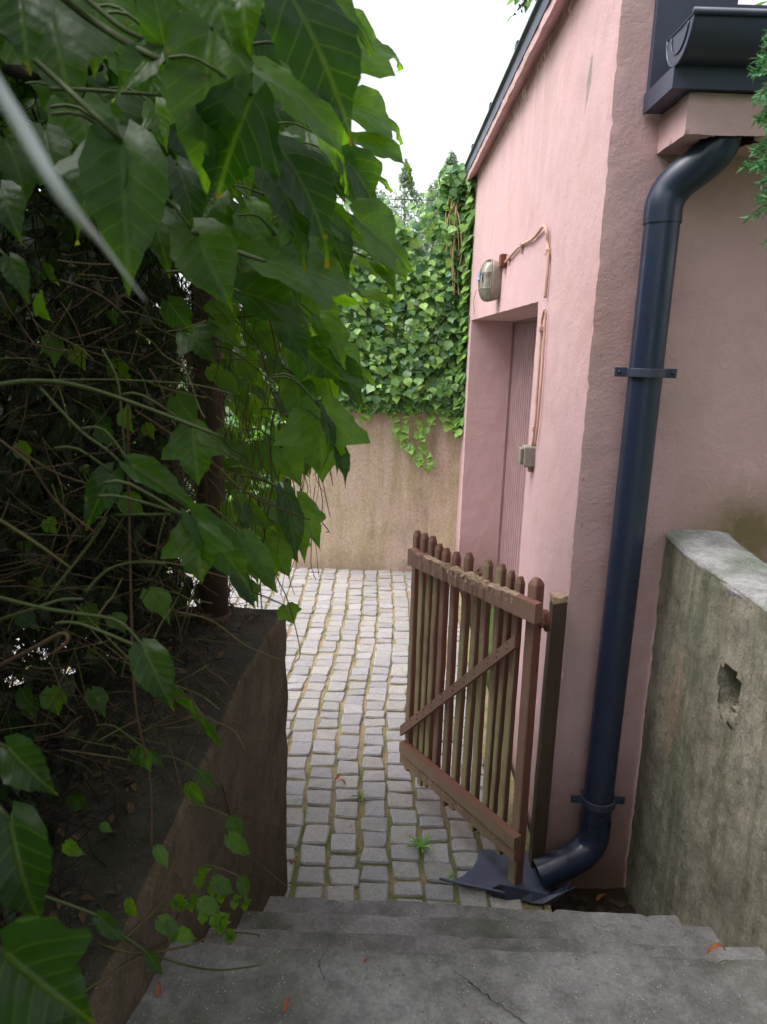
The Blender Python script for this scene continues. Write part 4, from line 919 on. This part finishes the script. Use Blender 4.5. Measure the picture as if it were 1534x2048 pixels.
# (base px, tip px, width factor, depth, kind, roll, tint, depth change)
HERO = [
 (325,92, 225,205, .95,.80,'o',.2,.3,0), (330,95, 300,-60, .9,.8,'o',.1,.25,0), (425,60, 413,393, 1.0,.80,'o',.15,.5,.05), (245,285, 258,597, .95,.75,'o',.35,.35,0), (250,285, 155,490, .9,.78,'t',-.2,.2,0),
 (575,-20, 705,292, 1.15,.70,'o',.35,.05,.05), (500,-60, 503,118, 1.3,.8,'o',-.3,.35,.0), (505,190, 435,400, 1.15,.8,'t',.3,.0,.05), (520,140, 692,388, .85,1.0,'o',.7,.9,.1), (560,300, 655,537, .95,.9,'o',.55,.05,.05),
 (540,330, 610,545, .8,.95,'o',.4,.15,0), (388,465, 466,625, 1.3,.9,'o',.1,.5,.0), (528,522, 737,602, .85,.95,'t',.9,.8,.1), (480,585, 628,672, .95,.95,'o',.7,.25,.1), (635,20, 742,112, .5,1.0,'o',.6,.7,.0),
 (660,110, 800,142, .95,1.2,'t',.8,1.,.1), (600,-30, 745,108, .6,1.05,'o',.5,.6,0), (640,240, 694,390, 1.0,1.15,'o',.4,1.,.1), (700,215, 802,290, .9,1.3,'t',.5,.95,.1), (700,280, 822,366, .65,1.3,'o',.7,.7,.1),
 (700,330, 783,385, .7,1.3,'o',.6,1.,.1), (655,280, 725,368, .8,1.2,'o',.3,.9,.1), (690,320, 746,438, .95,1.2,'t',.2,.25,.1), (690,385, 752,440, .8,1.3,'o',.3,1.,.1), (715,440, 820,545, 1.0,1.15,'t',.6,.8,.1),
 (650,395, 730,478, .6,1.1,'o',-.9,.3,.0), (760,505, 824,584, .6,1.3,'o',.6,.9,0), (745,520, 792,602, .7,1.25,'o',.4,.7,0), (660,450, 790,602, .55,1.2,'o',.8,.9,.1), (640,540, 738,612, .75,1.1,'o',-1.0,.8,.05),
 (705,515, 754,556, 1.,1.4,'o',.3,.9,0), (720,585, 792,632, .7,1.3,'o',.6,1.,0), (620,700, 662,812, 1.1,1.3,'t',.3,1.,.1), (660,715, 747,770, .8,1.3,'t',.5,.9,.1), (665,720, 718,826, .75,1.3,'o',.3,.2,.1),
 (640,810, 645,967, 1.35,1.2,'t',.2,1.,.0), (640,815, 642,940, .5,1.15,'o',1.0,.1,0), (655,830, 735,878, .95,1.3,'o',.5,1.,.0), (675,880, 691,977, .6,1.2,'o',.5,.1,0), (665,880, 674,952, .5,1.25,'o',.3,.2,0),
 (565,895, 603,977, 1.2,1.3,'o',.2,1.,0), (595,1000, 641,1102, .75,1.3,'t',.4,1.,0), (568,985, 593,1132, .65,1.2,'o',.5,.2,0), (590,1030, 609,1128, .7,1.25,'o',.3,.95,0), (385,855, 397,972, 1.25,1.0,'t',.2,.5,0),
 (262,930, 405,1030, .6,.95,'o',.5,.35,0), (390,1045, 404,1168, 1.3,.85,'t',.1,.45,0), (388,1035, 505,1190, .7,.85,'o',.5,.35,.05), (225,945, 172,1062, .95,.95,'o',.1,.05,0), (505,1105, 545,1182, .9,1.2,'o',.3,.6,0),
 (470,1150, 510,1218, .9,1.1,'o',.6,.05,0), (572,1212, 588,1248, 1.5,1.7,'t',.1,1.,0), (490,1075, 556,1185, .7,1.15,'o',.5,.8,0), (570,1055, 595,1110, .9,1.5,'o',.3,.8,0), (287,1298, 348,1422, 1.0,.85,'o',.3,.55,0),
 (15,1495, 118,1592, 1.1,.72,'o',.2,.35,0), (380,1398, 437,1448, 1.4,1.25,'t',-.6,.25,.1), (20,1640, 85,1850, 1.1,.62,'o',.2,.1,0), (10,1905, 195,2050, 1.3,.52,'t',.1,.2,0), (400,1545, 432,1582, .9,1.3,'o',.3,.7,0),
 (463,1636, 482,1684, 1.2,1.45,'o',.1,.8,0), (485,1755, 492,1802, 1.0,1.55,'o',.2,.8,0), (198,1832, 252,1888, .8,1.0,'o',.4,.5,0), (298,1908, 327,1952, .8,1.2,'o',.3,.6,0), (302,1508, 330,1538, .9,1.2,'o',.3,.5,0),
 (430,640, 480,700, 1.1,1.3,'o',.2,.8,0), (370,660, 430,730, 1.2,1.3,'t',.2,.3,0), (355,330, 390,500, .8,.95,'o',.5,.1,0), (440,380, 400,440, 1.3,1.2,'t',.2,.3,0), (500,400, 545,480, .8,1.2,'o',.4,.9,0),
 (310,210, 335,305, .8,1.1,'t',.0,.7,0), (0,375, 45,490, 1.1,.8,'o',.2,.1,0), (20,520, 60,610, .9,.9,'o',.3,.2,0), (590,380, 545,600, .5,1.0,'o',.6,.1,0), (600,420, 668,560, .6,1.05,'o',.5,.2,0),
 (100,20, 150,240, 1.1,.85,'t',.2,.25,0), (40,-40, 60,150, 1.2,.7,'o',.2,.1,0), (200,-50, 190,160, 1.2,.9,'o',.3,.4,0), (420,-60, 470,110, 1.0,.75,'o',-.2,.3,0), (360,-40, 420,80, 1.1,.85,'o',.3,.5,0),
 (640,150, 700,260, 1.0,.85,'o',.4,.5,0), (610,30, 690,200, .9,.8,'o',.2,.15,0), (640,420, 700,580, .8,1.2,'o',.4,.15,0), (560,480, 600,620, .8,1.1,'o',.4,.3,0), (560,640, 620,740, .9,1.2,'o',.4,.3,0), (640,640, 690,740, .8,1.25,'t',.4,.9,0),
 (300,420, 340,560, 1.,1.,'o',.3,.3,0), (450,280, 500,400, 1.,1.05,'t',.3,.6,0), (150,200, 190,330, 1.2,1.1,'t',.3,.7,0), (90,260, 120,400, 1.1,1.05,'o',.3,.3,0), (590,750, 600,880, 1., 1.3,'o',.3,.7,0), (610,860,560,960,1.,1.4,'t',.2,.8,0),
]
for (bx, by, tx_, ty_, wf, D, kd, rl, tn, dd) in HERO:
    if by > 1250: tn *= .3  # lower-left leaves tinted darker, shade put into their colour
    b = dep(bx, by, D); t = dep(tx_, ty_, D+dd); T = random.choice(TB['big_ovate' if kd == 'o' else 'big_tri'])
    nrm = -_f*math.cos(rl)+CR*math.sin(rl)*.9+CU*(.25+.2*rl)
    put_leaf(big, T, b, t, nrm, wf*(.86 if kd == 'o' else .95), tn)
    s0 = b+np.array([-.03-.05*random.random(), rnd(-.02, .02), .02+.03*random.random()])
    stems.tube([s0+np.array([-.03, 0, .0]), s0, b], .0016 if D > 1 else .002, 5, sub=3)
def fillpoly(mb, poly, n, D0, D1, L0, L1, key, tint, down=.8, face=(.4, -.8, .3), right=.55):
    xs = [p[0] for p in poly]; ys = [p[1] for p in poly]; k = 0
    while k < n:
        x = rnd(min(xs), max(xs)); y = rnd(min(ys), max(ys))
        if not inpoly(poly, x, y): continue
        D = rnd(D0, D1); p = dep(x, y, D)
        d = rvec()*.38; d[2] -= down; d[0] += right; d /= np.linalg.norm(d)
        put_leaf(mb, random.choice(TB[key]), p, p+d*rnd(L0, L1), np.array(face)+rvec()*.6, rnd(.8, 1.1), rnd(*tint)); k += 1
upper = [(-300,-400),(470,-400),(500,0),(590,80),(610,190),(650,300),(610,380),(660,450),(630,540),(620,660),(590,720),(560,620),(440,560),(300,450),(150,350),(-300,250)]
fillpoly(fill, upper, 360, 1.25, 2.1, .09, .14, 'big_ovate', (0, 1))
fillpoly(fill, upper, 200, 1.2, 2.1, .08, .14, 'big_tri', (0, 1))
fillpoly(fill, [(-300,-500),(480,-500),(520,0),(430,200),(-300,300)], 300, 1.5, 2.8, .1, .16, 'big_tri', (.2, 1))
edge = [(430,600),(600,620),(650,700),(600,790),(630,860),(560,960),(590,1020),(560,1100),(500,1190),(450,1180),(440,900)]
fillpoly(fill, edge, 120, 1.3, 2.3, .04, .08, 'mid_ovate', (.3, 1), 1.0)
fillpoly(fill, edge, 90, 1.5, 2.4, .04, .08, 'mid_ovate', (.2, 1), 1.0)
fillpoly(fill, [(0,450),(420,560),(440,1150),(330,1500),(0,1800)], 34, 1.1, 2.0, .03, .07, 'mid_tri', (0, .8), 1.0)
fillpoly(fill, [(150,1500),(420,1500),(500,1750),(300,1950),(100,1900)], 12, 1.0, 1.15, .02, .045, 'mid_ovate', (.2, 1), .6)
for k in range(900):   # unseen creeper leaves added beside and behind the viewer to block light
    p = np.array([rnd(-1.7, -.3), rnd(-1.6, .1), rnd(.7, 3.4)]); scatter(fill, 'mid_tri', p, rnd(.12, .2), .8, (.6, .3, .5), .6, (0, 1))
# unseen creeper canopy added overhead and behind the camera as an occluder
k = 0
while k < 260:
    x = rnd(-1.6, .1); y = rnd(-1.2, 1.6); z = rnd(2.75, 3.5)
    pz_ = (np.array([x, y, z])-CC); dz_ = pz_@_f
    if dz_ > 0:
        qx = 767+F*(pz_@CR)/dz_; qy = 1024-F*(pz_@CU)/dz_
        if qx > 520 and qy > -150: continue
    scatter(fill, 'mid_tri', np.array([x, y, z]), rnd(.1, .17), .5, (0, 0, 1), .6, (0, 1)); k += 1
big.build('large_leaves', 'creeper_leaf', cr_); fill.build('leaves', 'creeper_leaf', cr_)
def surfD(px, py, d):
    c = []
    for q in [(onz(px, py, .64+.0), 'z')]: c.append(q[0])
    D = (c[0]-CC)@_f
    # wall face and wall top
    for yv in (1,):
        r_ = ray(px, py)
        if r_[0] < 0:
            # x = -.32-.155*(2.35-y)
            t = (-.32-.155*2.35)/(r_[0]-.155*r_[1])
            if t > 0: D = min(D, t) if (CC+r_*t)[2] < lwz((CC+r_*t)[1])+.02 or True else D
        p = CC+r_*D
        for zz in (lwz(p[1]),):
            if r_[2] < 0:
                t2 = (zz-H)/r_[2]; p2 = CC+r_*t2
                if p2[0] < lwx(p2[1]) and p2[1] < 2.4: D = t2
    return D-d
SV = [
 ([(120,-10),(190,45),(300,110),(425,155)], .80,.0042,'g'), ([(165,-10),(250,60),(327,92)], .8,.003,'g'), ([(0,60),(120,165),(200,240),(247,285)], .74,.0032,'g'), ([(100,178),(180,180),(250,185),(322,190)], .82,.0022,'g'),
 ([(385,463),(450,495),(530,522)], .9,.0032,'g'), ([(350,468),(400,510),(440,560),(482,586)], .93,.0026,'g'), ([(-10,770),(60,762),(140,768),(250,800),(440,872)], .95,.0030,'g'),
 ([(0,880),(60,930),(110,1000),(190,1065)], .95,.0016,'b'), ([(30,895),(110,945),(200,975)], 1.0,.0018,'b'), ([(80,775),(160,860),(220,905),(270,955)], .95,.0020,'g'), ([(0,1040),(70,1085),(140,1135)], .9,.0022,'o'),
 ([(210,1040),(170,1100),(90,1200)], .98,.0020,'g'), ([(-10,1192),(80,1215),(160,1228),(240,1245),(300,1310),(345,1365)], .9,.0024,'g'), ([(-10,1242),(60,1220),(120,1200),(165,1198)], .93,.0022,'g'),
 ([(170,1185),(215,1140),(270,1125),(330,1128)], .98,.0020,'g'), ([(-10,1335),(60,1300),(120,1268),(136,1274),(128,1290),(104,1308)], .85,.0024,'b'), ([(255,800),(258,1000),(262,1200),(270,1400),(300,1560),(303,1700)], 1.02,.0018,'b'),
 ([(300,1200),(340,1220),(420,1240),(490,1290),(560,1320)], 1.3,.0020,'o'), ([(215,1035),(160,1050),(110,1150)], 1.05,.0015,'b'), ([(230,1030),(340,1028)], .97,.0022,'g'), ([(270,820),(330,860),(430,930),(500,990),(620,1040)], 1.15,.0016,'b'),
 ([(280,1120),(360,1130),(470,1160)], 1.2,.0016,'o'), ([(150,1210),(240,1300),(300,1360)], 1.1,.0015,'o'), ([(100,760),(240,760),(390,770),(470,790)], 1.1,.0014,'g'), ([(205,700),(235,760),(245,850),(255,960)], 1.0,.0016,'g'),
 ([(545,880),(545,960),(525,1100),(522,1200),(540,1290)], 1.6,.0015,'b'), ([(585,880),(600,960),(608,1000),(655,1058),(652,1064)], 1.6,.0014,'b'), ([(510,960),(540,1120),(575,1200),(600,1300),(590,1325)], 1.65,.0013,'b'), ([(560,900),(590,985),(560,1040)], 1.6,.0012,'b'),
 ([(540,640),(560,760),(540,880),(548,1000)], 1.5,.0014,'b'), ([(620,640),(640,700),(625,800),(640,880)], 1.5,.0012,'b'), ([(575,740),(560,860),(590,930)], 1.5,.0012,'b'), ([(700,590),(760,650),(830,690)], 1.3,.0011,'b'),
 ([(470,640),(520,700),(560,820),(640,860)], 1.3,.0014,'b'), ([(440,940),(520,960),(600,1000),(640,1030)], 1.4,.0014,'o'), ([(300,600),(380,680),(460,700),(540,760)], 1.3,.0014,'b'), ([(120,560),(200,590),(260,640)], 1.1,.0016,'b')]
SF = [([(250,1450),(300,1550),(350,1590),(400,1595),(460,1620),(550,1655)], .002,'b'), ([(100,1560),(200,1565),(290,1570)], .002,'o'), ([(120,1645),(200,1610),(290,1560),(370,1540)], .002,'o'), ([(0,1665),(80,1695),(190,1712),(290,1695),(300,1705)], .0026,'g'),
 ([(110,1680),(230,1678),(330,1645),(410,1590)], .0018,'g'), ([(85,1790),(150,1860),(230,1898),(300,1905),(380,1890),(440,1866),(510,1868),(518,1874)], .0028,'o'), ([(110,1812),(200,1780),(280,1735),(350,1745),(368,1785)], .0018,'o'),
 ([(165,1860),(240,1870),(300,1905),(370,1930),(440,1940),(522,1930)], .0024,'g'), ([(250,1878),(300,1830),(335,1796)], .0022,'o'), ([(330,1895),(350,1845),(375,1785)], .0018,'b'), ([(445,1570),(462,1640),(470,1700),(472,1818)], .0022,'b'),
 ([(480,1680),(500,1710),(560,1762),(582,1775)], .0013,'o'), ([(130,2010),(180,1975),(250,1930),(330,1890)], .002,'o'), ([(20,2000),(90,1975)], .002,'g'), ([(110,1530),(180,1520),(205,1508)], .0026,'b'), ([(0,1590),(60,1600),(115,1605)], .003,'b'), ([(340,1530),(420,1560),(470,1590)], .0015,'g'), ([(330,1650),(350,1700),(320,1780)], .0012,'b'), ([(60,1700),(100,1760),(170,1800)], .0022,'g')]
MB3 = {'g': MB(), 'o': MB(), 'b': MB()}
for pts, D, r, c in SV:
    P = [dep(x, y, D+.05*noise.noise(Vector((x*.01, y*.01, D)))) for x, y in pts]; mq = MB(); mq.tube(P, [r, r, r*.75], 7, sub=6); mq.build('stem', {'g': 'vine_green', 'o': 'vine_olive', 'b': 'twig_brown'}[c], cr_)
for pts, r, c in SF:
    P = [dep(x, y, surfD(x, y, .03+.02*math.sin(x))) for x, y in pts]; mq = MB(); mq.tube(P, [r, r, r*.7], 6, sub=6); mq.build('stem', {'g': 'vine_green', 'o': 'vine_olive', 'b': 'twig_brown'}[c], cr_)
# fine hanging dry tendrils
for k in range(210):
    x = rnd(330, 640); y = rnd(560, 1000); D = rnd(1.3, 2.2); P = []
    for j in range(5): P.append(dep(x, y, D)); x += rnd(-18, 18); y += rnd(20, 70)
    MB3['b'].tube(P, rnd(.0005, .0011), 3, cap=False, sub=4)
for k in range(260):
    x = rnd(0, 440); y = rnd(500, 1500); D = rnd(.95, 1.4); P = []; a = rnd(-.6, 1.2); s_ = random.choice((-1, 1))
    for j in range(4): P.append(dep(x, y, D)); x += s_*rnd(15, 55)*math.cos(a); y += rnd(15, 55)*math.sin(a)+8; D += rnd(-.03, .03)
    MB3[random.choice('bbo')].tube(P, rnd(.0005, .0013), 3, cap=False, sub=4)
for c, m_ in (('o', 'vine_olive'), ('b', 'twig_brown')): tag(MB3[c].build('tendrils', m_, cr_), kind='stuff')
tag(stems.build('leaf_stalks', 'vine_green', cr_), kind='stuff')
# gnarled branch in the upper left
mb = MB(); P = [dep(x, y, 1.15) for x, y in ((10, 130), (60, 150), (100, 133), (130, 140), (165, 145), (205, 128))]; mb.tube(P, [.012, .008, .011, .009, .010, .006], 7, sub=4)
mb.build('old_branch', 'twig_dark', cr_, disp=(.006, 60)); mb = MB(); mb.tube([dep(x, y, 1.0) for x, y in ((140, -10), (155, 60), (170, 130), (168, 200))], [.006, .004], 6, sub=4)
mb.build('old_branch', 'twig_dark', cr_, disp=(.006, 60))
# pale tube standing in for the glint on an out-of-focus leaf edge
mb = MB(); mb.tube([dep(-70, 60, .19), dep(40, 250, .20), dep(130, 400, .21), dep(205, 490, .24), dep(290, 600, .28)], [.0012, .0022, .0019, .0009, .0003], 10, sub=6)
o = mb.build('leaf_glint', 'pale_glint'); tag(o, 'pale streak modelling a leaf-edge glint, blurred close in front of the dark creeper', 'glint')

# ------------------------------------------------------------------ conifer at the right, weeds, litter
cf = empty('conifer', (2.0, .5, .6), label='bright green conifer with drooping sprays at the upper right edge', cat='tree')
mb = MB(); tw = MB()
def spray(p, d, L, n=70):
    p = np.array(p, float); d = np.array(d, float); d /= np.linalg.norm(d); q = p+d*L
    tw.tube([p, (p+q)/2+np.array([0, 0, .01]), q], [.002, .0012, .0005], 4, cap=False)
    for k in range(n):
        t = (k+.5)/n; c = p*(1-t)+q*t; a = rvec(); a -= d*a.dot(d); a /= np.linalg.norm(a)+1e-6; nd = a*.8+d*.9; nd /= np.linalg.norm(nd)
        put_leaf(mb, TB['small'][0], c, c+nd*rnd(.010, .02), rvec(), .28, rnd(0, 1))
for (px, py, D, n_) in [(1548,70,1.15,10),(1550,130,1.12,12),(1545,190,1.12,14),(1550,250,1.15,12),(1546,320,1.15,12),(1550,380,1.15,10),(1570,430,1.15,5),(1600,200,1.15,30),(1640,350,1.2,20)]:
    for k in range(n_):
        c = dep(px+18+rnd(-14, 34), py+rnd(-35, 30), D+rnd(-.04, .08)); a = rnd(0, 6.28); spray(c, (-.55+rnd(-.5, .6), rnd(-.5, .4), -.35+rnd(-.7, .5)), rnd(.03, .055), 34)
k = 0
while k < 2200:   # unseen rest of the crown, added to the side and behind for shade
    p = np.array([rnd(.35, 2.6), rnd(-1.4, 1.35), rnd(1.9, 4.2)]); q = p-CC; dz_ = q@_f
    if dz_ > 0:
        qx = 767+F*(q@CR)/dz_; qy = 1024-F*(q@CU)/dz_
        if qx < 2000 and qy > -400: continue
    if p[0] < 1.5 and p[1] > -.2: continue
    if p[0] < .9: continue
    L = rnd(.12, .25); scatter(mb, 'mid_ovate', p, L, .5, (0, 0, 1), .7, (0, .6), .5); k += 1
mb.build('sprays', 'conifer_leaf', cf); 
tw.tube([(2.0, .5, .6), (1.95, .45, 2.2), (1.9, .4, 4.2)], [.08, .06, .02], 10); 
for k in range(14): a = rnd(0, 6.28); z = rnd(2, 4); tw.tube([(1.95, .45, z), (1.95+math.cos(a)*.6, .45+math.sin(a)*.6, z+.05), (1.95+math.cos(a)*1.0, .45+math.sin(a)*1.0, z-.12)], [.015, .008, .003], 5)
tw.build('trunk', 'bark', cf)
# twig of a tree hanging in at the top
mb = MB(); sm = MB(); b = ony(1075, -30, 3.0); t = ony(1035, 20, 3.0); sm.tube([b, t], .003, 5)
sm.tube([b, b+np.array([.15, .1, .3]), b+np.array([1.2, .3, .5])], [.004, .012, .03], 6)
for k in range(26): p = b*(1-k/26)+t*(k/26); scatter(mb, 'mid_ovate', p+rvec()*.012, rnd(.012, .024), .4, (0, -1, .5), .8, (0, .6))
ov = empty('overhanging_tree', tuple(b+np.array([1.2, .3, .5])), label='small leafy twig dipping into the sky at the top edge beside the roof verge', cat='tree'); mb.build('twig_leaves', 'dark_leaf', ov); sm.build('branch', 'bark', ov)
mb = MB(); sm = MB()   # tree behind the low roof
for k in range(900): p = np.array([rnd(.7, 3.2), rnd(4.2, 5.6), rnd(3.75, 5.2)]); scatter(mb, 'small', p, rnd(.07, .13), .4, (0, -.5, 1), .8, (.3, 1))
ob = empty('roofside_tree', (2.8, 7.2, 0), label='green tree showing above the low roof at the top right corner', cat='tree')
limbs(sm, (2.8, 7.2, -.22), (1.9, 5.2, 4.4), .1, 10, 1.1); mb.build('crown', 'shrub_leaf', ob); sm.build('trunk', 'bark', ob)
def weed(px, py, n, L, lb, z=.012):
    c = onz(px, py, z); mb = MB()
    for k in range(n):
        a = 2*math.pi*k/n+rnd(-.3, .3); l = L*rnd(.6, 1.1); put_leaf(mb, TB['blade'][0], c, c+np.array([math.cos(a)*l, math.sin(a)*l, l*rnd(.15, .7)]), (0, 0, 1), .16, rnd(.2, 1))
    o = mb.build('weed', 'ivy_leaf', loc=tuple(c)); tag(o, lb, 'weed', 'weeds growing between the setts')
weed(842, 1700, 13, .085, 'larger spiky weed between the cobbles near the gate foot'); weed(720, 1598, 8, .045, 'small rosette weed between the cobbles in the middle of the yard'); weed(607, 1622, 4, .025, 'tiny weed between the cobbles next to the stair wall')
weed(903, 1755, 6, .03, 'tuft of green at the tip of the metal tray')
# pinnate weed at the wall foot
mb = MB()
def pinn(pts, D, n, L):
    P = cr([Vector(dep(x, y, D)) for x, y in pts], 6); mb.tube([tuple(p) for p in P], .0011, 4, mi=1)
    for i in range(1, n+1):
        q = np.array(P[int(i*(len(P)-1)/n)]); d = np.array(P[-1]-P[0]); d /= np.linalg.norm(d); pp = np.cross(d, -_f)
        for s_ in (-1, 1):
            v = d*.6+pp*s_; v /= np.linalg.norm(v); put_leaf(mb, TB['mid_tri'][1], q, q+v*L*(1.1-.5*i/n), -_f+CU*.6+rvec()*.3, 1., rnd(.5, 1))
pinn([(380,1740),(420,1765),(455,1795),(490,1806)], 1.62, 5, .032); pinn([(395,1820),(425,1830),(450,1860),(462,1875)], 1.5, 5, .028); pinn([(370,1800),(400,1808),(450,1835)], 1.55, 4, .026); pinn([(345,1795),(365,1810)], 1.5, 3, .024)
o = mb.build('seedling', ['creeper_leaf', 'vine_green']); tag(o, 'small pinnate-leaved seedling at the foot of the stair wall', 'weed')
def litter(px, py, z, L, a, lb, curl=1.4):
    c = onz(px, py, z+.004); mb = MB(); T = leaf_t('ovate', 8, 3, curl, .6, .05, .1, int(px)); put_leaf(mb, T, c, c+np.array([math.cos(a)*L, math.sin(a)*L, .004]), (0, 0, 1), .5, .5)
    for v in mb.v: v[:, 2] = np.maximum(v[:, 2], z+.002)
    o = mb.build('dead_leaf', 'dead_leaf', loc=tuple(c)); tag(o, lb, 'dead leaf', 'fallen dry leaves')
litter(1418, 1906, .645, .038, .1, 'curled orange leaf on the landing near the parapet', 2.6); litter(570, 2020, .638, .03, 1.4, 'orange sliver of leaf at the bottom middle of the landing'); litter(728, 1925, .638, .018, .4, 'tiny brown leaf scrap near the crack in the landing')
litter(318, 1990, .634, .03, 1.9, 'brown curled leaf at the dark lower left of the landing'); litter(672, 1560, .014, .05, .8, 'crumpled red-brown leaf on the cobbles left of the gate'); litter(690, 1568, .014, .035, 2.4, 'smaller red-brown leaf touching the crumpled one on the cobbles')
litter(583, 1728, .012, .04, .9, 'pale dry leaf beside the foot of the stair wall'); litter(700, 1655, .012, .018, .2, 'pale chip of dry leaf in the mossy joint'); litter(1230, 1690, .47, .02, .2, 'dark leaf scrap lying low by the parapet foot') if False else None
litter(1195, 1800, -.1, .05, .5, 'brown leaf in the soil pocket behind the drainpipe elbow')
# fine debris in the joints
mb = MB()
for k in range(420):
    col_ = random.randrange(-10, 7); y = 2.05+4.2*random.random()**1.5; x = col_*pitch+shift(y)+rnd(-.012, .012)
    if not -.9 < x < .63: continue
    a = rnd(0, 3.14); l = rnd(.004, .013); c = np.array([x, y, .004+rnd(0, .004)]); put_leaf(mb, TB['small'][0], c, c+np.array([math.cos(a)*l, math.sin(a)*l, .001]), (0, 0, 1), .8, .5)
tag(mb.build('joint_litter', 'dead_leaf'), kind='stuff', label='tiny brown leaf crumbs scattered along the cobble joints', cat='litter')

# ------------------------------------------------------------------ light
w = bpy.data.worlds.new('World'); sc.world = w; w.use_nodes = True; nt = w.node_tree; bg = nt.nodes['Background']
sky = nt.nodes.new('ShaderNodeTexSky'); sky.sky_type = 'NISHITA'; sky.sun_disc = False; SE, SA = 57, -97
sky.sun_elevation = R(SE); sky.sun_rotation = R(SA); sky.dust_density = 3.5; sky.air_density = 1.0; sky.ozone_density = 1.
hs = nt.nodes.new('ShaderNodeHueSaturation'); hs.inputs['Saturation'].default_value = .22; hs.inputs['Value'].default_value = 1.
nt.links.new(sky.outputs[0], hs.inputs['Color']); nt.links.new(hs.outputs[0], bg.inputs['Color']); bg.inputs['Strength'].default_value = .15
sd = bpy.data.lights.new('sun', 'SUN'); sd.energy = 1.0; sd.angle = R(35); sd.color = (1, .975, .95); so = bpy.data.objects.new('sun', sd); COL.objects.link(so)
dv = Vector((math.sin(R(SA))*math.cos(R(SE)), math.cos(R(SA))*math.cos(R(SE)), math.sin(R(SE)))); so.rotation_euler = dv.to_track_quat('Z', 'Y').to_euler(); so.location = (0, 0, 20)
vs_ = sc.view_settings; vs_.view_transform = 'Standard'; vs_.look = 'None'; vs_.exposure = 1.2; vs_.gamma = 1
sc.cycles.max_bounces = 8; sc.cycles.transparent_max_bounces = 8
